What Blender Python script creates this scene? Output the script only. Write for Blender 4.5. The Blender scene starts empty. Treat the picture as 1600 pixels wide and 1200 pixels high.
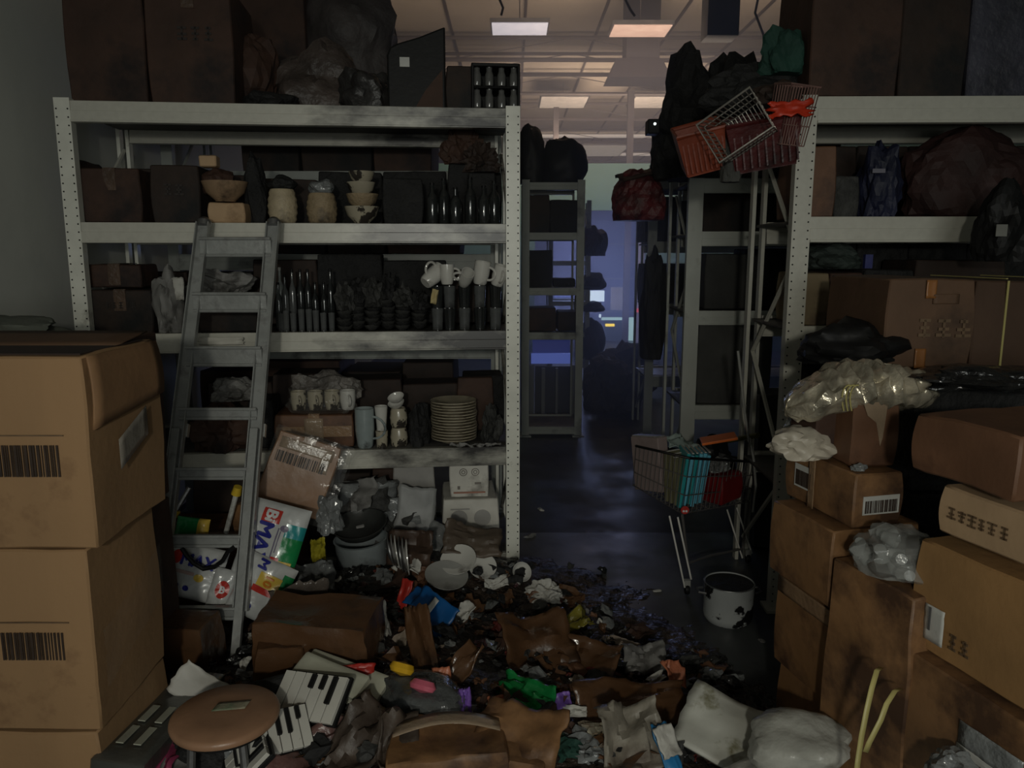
import bpy, bmesh, math, random
from mathutils import Vector, Matrix, noise

SC = bpy.context.scene
C = SC.collection
R = math.radians
# ---------------------------------------------------------------- camera
CAM_H, PITCH, FPX = 1.5, R(9.6), 1200.0
cam_data = bpy.data.cameras.new('camera')
cam_data.sensor_width = 36
cam_data.lens = 27
cam_data.clip_start = 0.05
cam_data.clip_end = 200
cam = bpy.data.objects.new('camera', cam_data)
C.objects.link(cam)
cam.location = (0, 0, CAM_H)
cam.rotation_euler = (R(90) - PITCH, 0, 0)
SC.camera = cam
SC.view_settings.view_transform = 'Standard'
SC.view_settings.look = 'None'
SC.view_settings.exposure = 0.0
SC.view_settings.gamma = 1.0
SC.view_settings.use_curve_mapping = False
# ---------------------------------------------------------------- world and lights
world = bpy.data.worlds.new('world')
SC.world = world
world.use_nodes = True
bg = world.node_tree.nodes['Background']
bg.inputs[0].default_value = (0.75, 0.72, 0.7, 1)
bg.inputs[1].default_value = 0.03


def area(name, loc, target, size, power, color, size_y=None, spread=180):
    l = bpy.data.lights.new(name, 'AREA')
    l.energy = power
    l.color = color
    l.size = size
    if size_y:
        l.shape = 'RECTANGLE'
        l.size_y = size_y
    l.spread = R(spread)
    o = bpy.data.objects.new(name, l)
    C.objects.link(o)
    o.location = loc
    o.rotation_euler = (Vector(target) - Vector(loc)).to_track_quat('-Z', 'Y').to_euler()
    return o


def spot(name, loc, target, power, color, angle, blend=1.0, rad=0.05):
    l = bpy.data.lights.new(name, 'SPOT')
    l.energy = power
    l.color = color
    l.spot_size = R(angle)
    l.spot_blend = blend
    l.shadow_soft_size = rad
    o = bpy.data.objects.new(name, l)
    C.objects.link(o)
    o.location = loc
    o.rotation_euler = (Vector(target) - Vector(loc)).to_track_quat('-Z', 'Y').to_euler()
    return o


# hand torch held behind the photographer, low and to the left
spot('torch_light', (-0.12, -1.5, 1.8), (0.02, 3.2, 0.62), 105, (1.0, 0.97, 0.84), 74, 1.0, 0.07)
# daylight from the open shop front behind the photographer
area('shopfront_daylight', (0.9, -4.4, 1.9), (-0.5, 3.0, 1.0), 3.0, 70, (0.96, 1.0, 0.94), 2.0)
# the far hall: warm lamps thrown on the roof, blue evening light through the far opening
area('far_hall_uplight', (2.2, 15.4, 2.9), (1.6, 18.5, 5.0), 3.0, 170, (1.0, 0.78, 0.66), 2.0)
area('near_roof_uplight', (1.5, 9.5, 2.9), (1.3, 12.0, 5.0), 3.0, 125, (1.0, 0.78, 0.66), 2.0)
area('street_blue_light', (1.2, 11.7, 1.3), (0.75, 4.0, 0.3), 1.2, 10.0, (0.36, 0.46, 1.0), 1.5, 80)


# ---------------------------------------------------------------- picture geometry -> world points
CT, ST = math.cos(PITCH), math.sin(PITCH)


def ray(px, py):
    u, v = (px - 800) / FPX, (600 - py) / FPX
    return Vector((u, CT + v * ST, -ST + v * CT))


def P(px, py, Y):
    d = ray(px, py)
    t = Y / d.y
    return Vector((d.x * t, Y, CAM_H + d.z * t))


def G(px, py, z=0.0):
    d = ray(px, py)
    t = (z - CAM_H) / d.z
    return Vector((d.x * t, d.y * t, z))


def depth(p):
    return p[1] * CT - (p[2] - CAM_H) * ST


# ---------------------------------------------------------------- materials
def srgb(r, g, b):
    f = lambda c: (c / 12.92 if c <= 0.04045 else ((c + 0.055) / 1.055) ** 2.4)
    return tuple(f(c / 255.0) for c in (r, g, b))


MATS = {}


def mat(name, col, rough=0.6, metal=0.0, var=0.25, scale=6.0, bump=0.15, bscale=None, dark=None, dark_amt=0.0,
        dark_scale=3.0, coat=0.0, alpha=1.0, trans=0.0, emit=None, emit_s=0.0, wet=0.0, streak=False, ior=1.45, bdist=0.01,
        spec=0.5, sharp=False):
    if name in MATS:
        return MATS[name]
    m = bpy.data.materials.new(name)
    m.use_nodes = True
    nt = m.node_tree
    N, L = nt.nodes, nt.links
    bs = N['Principled BSDF']
    tc = N.new('ShaderNodeTexCoord')
    mp = N.new('ShaderNodeMapping')
    L.new(tc.outputs['Object'], mp.inputs['Vector'])
    if streak:
        mp.inputs['Scale'].default_value = (1, 1, 0.12)
    n1 = N.new('ShaderNodeTexNoise')
    n1.inputs['Scale'].default_value = scale
    n1.inputs['Detail'].default_value = 5
    L.new(mp.outputs[0], n1.inputs['Vector'])
    mx = N.new('ShaderNodeMix')
    mx.data_type = 'RGBA'
    c2 = tuple(c * (1 - var) for c in col)
    c1 = tuple(min(1, c * (1 + var * 0.5)) for c in col)
    mx.inputs['A'].default_value = (*c2, 1)
    mx.inputs['B'].default_value = (*c1, 1)
    cr = N.new('ShaderNodeMapRange')
    cr.inputs['From Min'].default_value = 0.3
    cr.inputs['From Max'].default_value = 0.7
    L.new(n1.outputs['Fac'], cr.inputs['Value'])
    L.new(cr.outputs[0], mx.inputs['Factor'])
    out = mx.outputs['Result']
    if dark:
        n2 = N.new('ShaderNodeTexNoise')
        n2.inputs['Scale'].default_value = dark_scale
        n2.inputs['Detail'].default_value = 7
        n2.inputs['Roughness'].default_value = 0.62
        L.new(tc.outputs['Object'], n2.inputs['Vector'])
        r2 = N.new('ShaderNodeMapRange')
        r2.inputs['From Min'].default_value = 0.66 - dark_amt * 0.4
        r2.inputs['From Max'].default_value = (0.69 - dark_amt * 0.4) if sharp else (0.76 - dark_amt * 0.25)
        L.new(n2.outputs['Fac'], r2.inputs['Value'])
        m2 = N.new('ShaderNodeMix')
        m2.data_type = 'RGBA'
        L.new(r2.outputs[0], m2.inputs['Factor'])
        L.new(out, m2.inputs['A'])
        m2.inputs['B'].default_value = (*dark, 1)
        out = m2.outputs['Result']
    L.new(out, bs.inputs['Base Color'])
    bs.inputs['Roughness'].default_value = rough
    bs.inputs['Metallic'].default_value = metal
    bs.inputs['Specular IOR Level'].default_value = spec
    bs.inputs['IOR'].default_value = ior
    if wet > 0:
        n3 = N.new('ShaderNodeTexNoise')
        n3.inputs['Scale'].default_value = 2.5
        n3.inputs['Detail'].default_value = 4
        L.new(tc.outputs['Object'], n3.inputs['Vector'])
        r3 = N.new('ShaderNodeMapRange')
        r3.inputs['From Min'].default_value = 0.4
        r3.inputs['From Max'].default_value = 0.6
        r3.inputs['To Min'].default_value = max(0.05, rough - wet)
        r3.inputs['To Max'].default_value = rough
        L.new(n3.outputs['Fac'], r3.inputs['Value'])
        L.new(r3.outputs[0], bs.inputs['Roughness'])
    bs.inputs['Coat Weight'].default_value = coat
    bs.inputs['Coat Roughness'].default_value = 0.12
    bs.inputs['Alpha'].default_value = alpha
    bs.inputs['Transmission Weight'].default_value = trans
    if emit:
        bs.inputs['Emission Color'].default_value = (*emit, 1)
        bs.inputs['Emission Strength'].default_value = emit_s
    if bump > 0:
        nb = N.new('ShaderNodeTexNoise')
        nb.inputs['Scale'].default_value = bscale or scale * 4
        nb.inputs['Detail'].default_value = 4
        L.new(tc.outputs['Object'], nb.inputs['Vector'])
        b = N.new('ShaderNodeBump')
        b.inputs['Strength'].default_value = bump
        b.inputs['Distance'].default_value = bdist
        L.new(nb.outputs['Fac'], b.inputs['Height'])
        L.new(b.outputs[0], bs.inputs['Normal'])
    MATS[name] = m
    return m


SOOT = (0.006, 0.006, 0.006)
card = mat('cardboard', (0.285, 0.17, 0.082), 0.72, var=0.16, scale=5, bump=0.25, bscale=40, bdist=0.004, dark=(0.16, 0.085, 0.04), dark_amt=0.15, dark_scale=3.5, streak=True)
card_red = mat('cardboard_reddish', (0.155, 0.075, 0.040), 0.6, var=0.25, scale=5, bump=0.3, bscale=35, bdist=0.004, dark=(0.05, 0.024, 0.015), dark_amt=0.35)
card_mid = mat('cardboard_damp', (0.275, 0.145, 0.064), 0.6, var=0.25, scale=5, bump=0.3, bscale=35, bdist=0.004, dark=(0.07, 0.036, 0.02), dark_amt=0.62, dark_scale=4.5, wet=0.2)
card_pale = mat('cardboard_pale', (0.46, 0.31, 0.18), 0.75, var=0.14, scale=5, bump=0.25, bscale=35, bdist=0.004, dark=(0.2, 0.12, 0.06), dark_amt=0.2)
card_wet = mat('cardboard_wet', (0.10, 0.05, 0.024), 0.45, var=0.3, scale=4, bump=0.5, bscale=14, bdist=0.012, dark=(0.02, 0.012, 0.008), dark_amt=0.4, wet=0.28)
card_char = mat('cardboard_sooty', (0.034, 0.020, 0.014), 0.75, var=0.4, scale=4, bump=0.4, bscale=20, dark=SOOT, dark_amt=0.5)
card_char2 = mat('cardboard_sooty_brown', (0.062, 0.031, 0.020), 0.75, var=0.4, scale=4, bump=0.4, bscale=20, dark=(0.015, 0.009, 0.008), dark_amt=0.45)
black_char = mat('charred_black', (0.012, 0.012, 0.012), 0.8, var=0.5, scale=9, bump=0.9, bscale=18, bdist=0.03)
char_grey = mat('charred_grey', (0.045, 0.045, 0.042), 0.75, var=0.6, scale=10, bump=0.8, bscale=25, bdist=0.02, dark=SOOT, dark_amt=0.4, dark_scale=6)
tape = mat('packing_tape', (0.33, 0.21, 0.115), 0.28, var=0.15, scale=12, bump=0.2, bscale=60, coat=0.3)
tape_dim = mat('sooty_tape', (0.085, 0.052, 0.034), 0.35, var=0.3, scale=12, bump=0.3, bscale=60)
ink_dim = mat('sooty_print', (0.02, 0.013, 0.010), 0.6, bump=0)
tape_damp = mat('damp_tape', (0.26, 0.165, 0.095), 0.3, var=0.25, scale=9, bump=0.3, bscale=60, coat=0.2)
tape_clear = mat('clear_tape', (0.30, 0.225, 0.155), 0.2, var=0.15, scale=12, bump=0.3, bscale=60, coat=0.4)
ink = mat('print_ink', (0.035, 0.022, 0.015), 0.6, var=0.3, scale=30, bump=0)
ink_soft = mat('faded_print', (0.13, 0.082, 0.045), 0.6, var=0.3, scale=30, bump=0)
label_w = mat('label_paper', (0.50, 0.50, 0.47), 0.5, var=0.12, scale=12, bump=0.1, dark=(0.2, 0.19, 0.17), dark_amt=0.12, dark_scale=8)
white_p = mat('white_paper', (0.48, 0.47, 0.43), 0.6, var=0.2, scale=7, bump=0.3, bscale=18, dark=(0.10, 0.09, 0.075), dark_amt=0.3, dark_scale=5)
grey_p = mat('grey_paper', (0.21, 0.205, 0.195), 0.6, var=0.3, scale=7, bump=0.4, bscale=18, dark=(0.03, 0.028, 0.025), dark_amt=0.4, dark_scale=5)
white_cer = mat('white_ceramic', (0.55, 0.54, 0.50), 0.18, var=0.1, scale=5, bump=0.03, dark=(0.09, 0.08, 0.07), dark_amt=0.22, dark_scale=7, coat=0.4)
cream_cer = mat('sooty_ceramic', (0.40, 0.36, 0.27), 0.3, var=0.25, scale=6, bump=0.08, dark=(0.035, 0.03, 0.025), dark_amt=0.32, dark_scale=14, coat=0.3, sharp=True)
wicker_m = mat('tan_wicker', (0.33, 0.25, 0.15), 0.6, var=0.35, scale=14, bump=0.5, bscale=60, dark=(0.03, 0.022, 0.015), dark_amt=0.4, dark_scale=7)
enamel = mat('enamel', (0.42, 0.44, 0.44), 0.25, var=0.15, scale=6, bump=0.1, dark=(0.012, 0.012, 0.012), dark_amt=0.34, dark_scale=9, coat=0.2, sharp=True)
alu = mat('aluminium', (0.30, 0.31, 0.30), 0.34, metal=0.15, var=0.2, scale=14, bump=0.12, bscale=50, dark=(0.2, 0.2, 0.195), dark_amt=0.3, dark_scale=14)
chrome = mat('chrome', (0.55, 0.55, 0.52), 0.2, metal=0.5, var=0.1, scale=10, bump=0.05)
steel_d = mat('dull_steel', (0.22, 0.22, 0.22), 0.4, metal=0.8, var=0.25, scale=10, bump=0.1)
black_pl = mat('black_plastic', (0.010, 0.010, 0.010), 0.5, var=0.2, scale=10, bump=0.1, spec=0.2)
black_wet = mat('black_wet_plastic', (0.018, 0.018, 0.018), 0.14, var=0.4, scale=10, bump=0.8, bscale=22, bdist=0.02)
red_pl = mat('red_plastic', (0.40, 0.030, 0.012), 0.4, var=0.25, scale=8, bump=0.15, dark=(0.03, 0.008, 0.006), dark_amt=0.3)
dred_pl = mat('dark_red_plastic', (0.085, 0.012, 0.012), 0.4, var=0.4, scale=8, bump=0.3, dark=(0.012, 0.006, 0.006), dark_amt=0.4)
orange_pl = mat('orange_red_card', (0.22, 0.040, 0.015), 0.5, var=0.3, scale=8, bump=0.2)
teal = mat('teal_card', (0.02, 0.28, 0.30), 0.35, var=0.15, scale=8, bump=0.1)
lblue = mat('light_blue_card', (0.12, 0.42, 0.56), 0.35, var=0.12, scale=8, bump=0.1)
blue = mat('blue_card', (0.006, 0.085, 0.27), 0.4, var=0.2, scale=8, bump=0.15)
green = mat('green_foil', (0.012, 0.20, 0.05), 0.22, var=0.35, scale=8, bump=0.5, bscale=20)
dgreen = mat('dull_green_cloth', (0.012, 0.05, 0.036), 0.8, var=0.3, scale=8, bump=0.3)
yellow = mat('yellow_plastic', (0.55, 0.38, 0.03), 0.4, var=0.3, scale=10, bump=0.2)
pink = mat('pink_plastic', (0.50, 0.11, 0.16), 0.35, var=0.2, scale=10, bump=0.2)
purple = mat('purple_plastic', (0.20, 0.10, 0.42), 0.4, var=0.2, scale=10, bump=0.2)
orange_c = mat('orange_cover', (0.62, 0.13, 0.015), 0.4, var=0.2, scale=10, bump=0.2)
salmon = mat('orange_pack', (0.50, 0.17, 0.09), 0.4, var=0.35, scale=14, bump=0.4)
red_w = mat('red_print', (0.42, 0.028, 0.02), 0.4, var=0.25, scale=12, bump=0.1)
bluetxt = mat('blue_print', (0.02, 0.025, 0.22), 0.4, var=0.15, scale=12, bump=0)
whitetxt = mat('white_print', (0.6, 0.6, 0.6), 0.4, var=0.1, scale=12, bump=0)
olive = mat('olive_plastic', (0.10, 0.10, 0.03), 0.4, var=0.3, scale=10, bump=0.2)
strapm = mat('yellow_strap', (0.42, 0.37, 0.14), 0.4, var=0.15, scale=10, bump=0.1)
seat_vinyl = mat('brown_vinyl', (0.30, 0.17, 0.10), 0.36, var=0.18, scale=9, bump=0.25, bscale=70, bdist=0.002, dark=(0.14, 0.085, 0.05), dark_amt=0.2)
foil = mat('wrinkled_foil_bag', (0.52, 0.47, 0.36), 0.24, metal=0.5, var=0.6, scale=12, bump=0.6, bscale=14, bdist=0.03)
plastic_g = mat('grey_translucent_plastic', (0.20, 0.21, 0.21), 0.18, var=0.5, scale=9, bump=0.7, bscale=20, bdist=0.02, coat=0.3)
film = mat('clear_film', (0.4, 0.4, 0.38), 0.10, var=0.3, scale=6, bump=0.25, bscale=8, bdist=0.02, alpha=0.06)
white_bag = mat('white_plastic_bag', (0.40, 0.40, 0.36), 0.3, var=0.2, scale=6, bump=0.5, bscale=10, bdist=0.03, dark=(0.10, 0.085, 0.06), dark_amt=0.2, dark_scale=5)
glass_dark = mat('dark_bottle_glass', (0.02, 0.022, 0.022), 0.08, var=0.3, scale=10, bump=0.03, coat=0.5)
glass_clear = mat('sooty_glass', (0.10, 0.105, 0.105), 0.08, var=0.4, scale=10, bump=0.05, coat=0.6, dark=(0.012, 0.012, 0.012), dark_amt=0.45, dark_scale=9)
wall_m = mat('wall_paint', (0.60, 0.61, 0.565), 0.75, var=0.08, scale=1.2, bump=0.12, bscale=12, dark=(0.50, 0.51, 0.475), dark_amt=0.3, dark_scale=0.8)
teal_wall = mat('pale_teal_wall', (0.11, 0.24, 0.21), 0.7, var=0.1, scale=1.2, bump=0.1)
roof_m = mat('roof_panels', (0.50, 0.44, 0.36), 0.6, var=0.1, scale=0.8, bump=0.1)
truss_m = mat('roof_steel', (0.10, 0.085, 0.08), 0.6, var=0.3, scale=3, bump=0)
skyl_m = mat('roof_light_strip', (0.7, 0.66, 0.62), 0.4, var=0.1, scale=3, bump=0, emit=(1, 0.85, 0.78), emit_s=0.45)
board_m = mat('shelf_board', (0.10, 0.095, 0.085), 0.6, var=0.4, scale=4, bump=0.2, dark=SOOT, dark_amt=0.4)
shutter_m = mat('blue_shutter_glow', (0.035, 0.045, 0.11), 0.5, var=0.15, scale=3, bump=0.1, emit=(0.10, 0.13, 0.36), emit_s=0.22)  # weak glow stands in for blue light falling on the slats
blue_glow = mat('blue_panel_glow', (0.1, 0.14, 0.5), 0.4, var=0.15, scale=3, bump=0, emit=(0.13, 0.19, 0.68), emit_s=0.42)  # glow stands in for blue light on the panels
blue_dim_glow = mat('dim_blue_glow_panel', (0.04, 0.05, 0.2), 0.4, var=0.15, scale=3, bump=0, emit=(0.05, 0.07, 0.35), emit_s=0.22)  # fainter painted glow for the panel above the strip
whitelit = mat('lit_white_panel', (0.6, 0.7, 0.8), 0.4, var=0.15, scale=2, bump=0, emit=(0.62, 0.78, 1.0), emit_s=1.3)
cyan_glow = mat('pale_frame_glow', (0.3, 0.4, 0.42), 0.4, var=0.15, scale=2, bump=0, emit=(0.35, 0.55, 0.62), emit_s=1.1)  # brightness of the window frame put in as glow
dist_steel = mat('far_frame', (0.16, 0.17, 0.20), 0.5, var=0.15, scale=3, bump=0)


def rack_paint(name, x0, x1, amt):
    """white paint with soot stains that belong to the rack, densest between x0 and x1 of its own length"""
    m = bpy.data.materials.new(name)
    m.use_nodes = True
    N, L = m.node_tree.nodes, m.node_tree.links
    bs = N['Principled BSDF']
    tc = N.new('ShaderNodeTexCoord')
    mp = N.new('ShaderNodeMapping')
    mp.inputs['Scale'].default_value = (1.0, 1.0, 2.4)
    L.new(tc.outputs['Object'], mp.inputs['Vector'])
    n = N.new('ShaderNodeTexNoise')
    n.inputs['Scale'].default_value = 3.2
    n.inputs['Detail'].default_value = 8
    n.inputs['Roughness'].default_value = 0.6
    L.new(mp.outputs[0], n.inputs['Vector'])
    sx = N.new('ShaderNodeSeparateXYZ')
    L.new(tc.outputs['Object'], sx.inputs[0])
    a = N.new('ShaderNodeMapRange')
    a.interpolation_type = 'SMOOTHSTEP'
    a.inputs['From Min'].default_value = x0
    a.inputs['From Max'].default_value = x1
    a.inputs['To Min'].default_value = -0.3
    a.inputs['To Max'].default_value = amt
    L.new(sx.outputs[0], a.inputs['Value'])
    ad = N.new('ShaderNodeMath')
    L.new(n.outputs['Fac'], ad.inputs[0])
    L.new(a.outputs[0], ad.inputs[1])
    r = N.new('ShaderNodeMapRange')
    r.inputs['From Min'].default_value = 0.50
    r.inputs['From Max'].default_value = 0.74
    L.new(ad.outputs[0], r.inputs['Value'])
    n2 = N.new('ShaderNodeTexNoise')
    n2.inputs['Scale'].default_value = 40
    n2.inputs['Detail'].default_value = 3
    L.new(tc.outputs['Object'], n2.inputs['Vector'])
    mxa = N.new('ShaderNodeMix')
    mxa.data_type = 'RGBA'
    mxa.inputs['A'].default_value = (0.56, 0.55, 0.48, 1)
    mxa.inputs['B'].default_value = (0.44, 0.43, 0.375, 1)
    L.new(n2.outputs['Fac'], mxa.inputs['Factor'])
    mx = N.new('ShaderNodeMix')
    mx.data_type = 'RGBA'
    L.new(r.outputs[0], mx.inputs['Factor'])
    L.new(mxa.outputs['Result'], mx.inputs['A'])
    mx.inputs['B'].default_value = (0.018, 0.015, 0.013, 1)
    L.new(mx.outputs['Result'], bs.inputs['Base Color'])
    bs.inputs['Roughness'].default_value = 0.32
    MATS[name] = m
    return m


rackA_m = rack_paint('rack_paint_sooty', 0.6, 1.35, 0.17)
rack_m = rack_paint('rack_paint', 50, 60, 0.0)
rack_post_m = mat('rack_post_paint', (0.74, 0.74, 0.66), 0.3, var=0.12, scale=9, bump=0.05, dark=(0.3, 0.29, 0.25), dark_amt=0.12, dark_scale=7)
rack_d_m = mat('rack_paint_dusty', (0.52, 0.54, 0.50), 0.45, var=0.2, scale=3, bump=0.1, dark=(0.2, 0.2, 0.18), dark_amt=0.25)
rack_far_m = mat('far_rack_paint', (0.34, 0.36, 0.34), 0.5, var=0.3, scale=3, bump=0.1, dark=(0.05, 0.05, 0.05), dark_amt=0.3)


# ---------------------------------------------------------------- mesh builder
class MB:
    def __init__(self):
        self.v, self.f, self.m, self.s = [], [], [], []

    def add(self, vs, fs, mi=0, sm=False):
        o = len(self.v)
        self.v += [tuple(v) for v in vs]
        for f in fs:
            self.f.append(tuple(i + o for i in f))
            self.m.append(mi)
            self.s.append(sm)
        return self

    def box(self, c, s, rot=None, mi=0, taper=1.0):
        x, y, z = (a / 2 for a in s)
        vs = []
        for k, (i, j) in ((kk, ij) for kk in (-1, 1) for ij in ((-1, -1), (1, -1), (1, 1), (-1, 1))):
            t = taper if k > 0 else 1
            vs.append(Vector((i * x * t, j * y * t, k * z)))
        if rot is not None:
            vs = [rot @ v for v in vs]
        c = Vector(c)
        vs = [v + c for v in vs]
        return self.add(vs, [(3, 2, 1, 0), (4, 5, 6, 7), (0, 1, 5, 4), (1, 2, 6, 5), (2, 3, 7, 6), (3, 0, 4, 7)], mi)

    def tube(self, pts, r, seg=7, mi=0, closed=False):
        pts = [Vector(p) for p in pts]
        n = len(pts)
        rings = []
        prev = None
        for i, p in enumerate(pts):
            if closed:
                d = (pts[(i + 1) % n] - pts[i - 1])
            else:
                d = pts[min(i + 1, n - 1)] - pts[max(i - 1, 0)]
            d.normalize()
            if prev is None:
                a = d.orthogonal().normalized()
            else:
                a = (prev - d * prev.dot(d))
                a = a.normalized() if a.length > 1e-5 else d.orthogonal().normalized()
            prev = a
            b = d.cross(a)
            rr = r[i] if isinstance(r, (list, tuple)) else r
            rings.append([p + (a * math.cos(t) + b * math.sin(t)) * rr for t in (2 * math.pi * k / seg for k in range(seg))])
        vs = [v for rg in rings for v in rg]
        fs = []
        for i in range(n if closed else n - 1):
            j = (i + 1) % n
            for k in range(seg):
                l = (k + 1) % seg
                fs.append((i * seg + k, i * seg + l, j * seg + l, j * seg + k))
        if not closed:
            fs.append(tuple(range(seg))[::-1])
            fs.append(tuple((n - 1) * seg + k for k in range(seg)))
        return self.add(vs, fs, mi, True)

    def lathe(self, prof, seg=20, mi=0, c=(0, 0, 0), wob=0.0, seed=0, M=None):
        vs, fs = [], []
        c = Vector(c)
        for i, (r, z) in enumerate(prof):
            for k in range(seg):
                t = 2 * math.pi * k / seg
                rr = r * (1 + wob * noise.noise(Vector((math.cos(t) * 1.5 + seed, math.sin(t) * 1.5, z * 12))))
                v = Vector((rr * math.cos(t), rr * math.sin(t), z))
                vs.append((M @ v if M else v) + c)
        for i in range(len(prof) - 1):
            for k in range(seg):
                l = (k + 1) % seg
                fs.append((i * seg + k, i * seg + l, (i + 1) * seg + l, (i + 1) * seg + k))
        if prof[0][0] > 1e-6:
            fs.append(tuple(range(seg))[::-1])
        if prof[-1][0] > 1e-6:
            fs.append(tuple((len(prof) - 1) * seg + k for k in range(seg)))
        return self.add(vs, fs, mi, True)

    def grid(self, fn, n, m, mi=0, sm=True):
        vs = [fn(i / n, j / m) for j in range(m + 1) for i in range(n + 1)]
        fs = [(j * (n + 1) + i, j * (n + 1) + i + 1, (j + 1) * (n + 1) + i + 1, (j + 1) * (n + 1) + i) for j in range(m) for i in range(n)]
        return self.add(vs, fs, mi, sm)

    def prism(self, poly, y0, y1, mi=0, M=None):
        n = len(poly)
        vs = [Vector((x, y0, z)) for x, z in poly] + [Vector((x, y1, z)) for x, z in poly]
        if M:
            vs = [M @ v for v in vs]
        fs = [tuple(range(n)), tuple(range(2 * n - 1, n - 1, -1))] + [((i + 1) % n, i, i + n, (i + 1) % n + n) for i in range(n)]
        return self.add(vs, fs, mi)

    def build(self, name, mats, parent=None, loc=(0, 0, 0), rot=(0, 0, 0), solid=0.0, bevel=0.0, sub=0):
        me = bpy.data.meshes.new(name)
        me.from_pydata(self.v, [], self.f)
        if not isinstance(mats, (list, tuple)):
            mats = [mats]
        for m in mats:
            me.materials.append(m)
        me.polygons.foreach_set('material_index', self.m)
        me.polygons.foreach_set('use_smooth', self.s)
        me.update()
        if any(self.s):
            me.set_sharp_from_angle(angle=R(38))
        o = bpy.data.objects.new(name, me)
        C.objects.link(o)
        o.location = loc
        o.rotation_euler = rot
        if parent:
            o.parent = parent
        if solid:
            md = o.modifiers.new('solid', 'SOLIDIFY')
            md.thickness = solid
        if bevel:
            md = o.modifiers.new('bevel', 'BEVEL')
            md.width = bevel
            md.segments = 2
        if sub:
            md = o.modifiers.new('sub', 'SUBSURF')
            md.levels = md.render_levels = sub
        return o


def tag(o, label, cat, group=None, kind=None):
    o['label'] = label
    o['category'] = cat
    if group:
        o['group'] = group
    if kind:
        o['kind'] = kind
    return o


def thing(name, label, cat, loc=(0, 0, 0), rot=(0, 0, 0), group=None):
    o = bpy.data.objects.new(name, None)
    o.empty_display_size = 0.05
    C.objects.link(o)
    o.location = loc
    o.rotation_euler = rot
    return tag(o, label, cat, group)


def struct(o):
    o['kind'] = 'structure'
    return o


def dup(root, loc, rot=None, label=None, scale=None):
    r = root.copy()
    C.objects.link(r)
    r.location = loc
    if rot is not None:
        r.rotation_euler = rot
    if scale is not None:
        r.scale = (scale,) * 3 if not isinstance(scale, tuple) else scale
    if label:
        r['label'] = label
    for ch in root.children:
        c = ch.copy()
        C.objects.link(c)
        c.parent = r
        for g in ch.children:
            d = g.copy()
            C.objects.link(d)
            d.parent = c
    return r


def text_mesh(s, size):
    cu = bpy.data.curves.new('t', 'FONT')
    cu.body = s
    cu.size = size
    cu.align_x = 'CENTER'
    cu.align_y = 'CENTER'
    cu.resolution_u = 3
    o = bpy.data.objects.new('t', cu)
    C.objects.link(o)
    dg = bpy.context.evaluated_depsgraph_get()
    me = bpy.data.meshes.new_from_object(o.evaluated_get(dg))
    vs = [v.co.copy() for v in me.vertices]
    fs = [tuple(p.vertices) for p in me.polygons]
    bpy.data.objects.remove(o)
    bpy.data.curves.remove(cu)
    bpy.data.meshes.remove(me)
    return vs, fs


def nz(x, y, z, s=1.0):
    return noise.noise(Vector((x * s, y * s, z * s)))


# ---------------------------------------------------------------- cardboard boxes
def carton_body(w, d, h, seed, amp=0.004, sag=0.0):
    bm = bmesh.new()
    bmesh.ops.create_cube(bm, size=1.0)
    for v in bm.verts:
        v.co = Vector((v.co.x * w, v.co.y * d, (v.co.z + 0.5) * h))
    bmesh.ops.bevel(bm, geom=list(bm.edges), offset=0.0045, segments=1, affect='EDGES')
    long = [e for e in bm.edges if e.calc_length() > 0.05]
    bmesh.ops.subdivide_edges(bm, edges=long, cuts=7, use_grid_fill=True)
    for v in bm.verts:
        c = v.co
        n = noise.noise_vector(Vector((c.x * 6 + seed * 3.1, c.y * 6, c.z * 6)))
        n2 = noise.noise_vector(Vector((c.x * 22 + seed, c.y * 22, c.z * 22 + 5)))
        k = math.sin(math.pi * max(0, min(1, c.z / h)))
        bul = Vector((c.x / w, c.y / d, 0)) * 0.012 * k
        c2 = c + n * amp + n2 * amp * 0.35 + bul
        if sag and c.z > h * 0.5:
            c2.z -= sag * (1 - (2 * c.x / w) ** 2) * (1 - (2 * c.y / d) ** 2) * 0.6 + sag * 0.5 * (noise.noise(Vector((c.x * 4, c.y * 4, seed))) + 0.4)
        v.co = c2
    vs = [v.co.copy() for v in bm.verts]
    bm.verts.index_update()
    fs = [tuple(v.index for v in f.verts) for f in bm.faces]
    bm.free()
    return vs, fs


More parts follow.
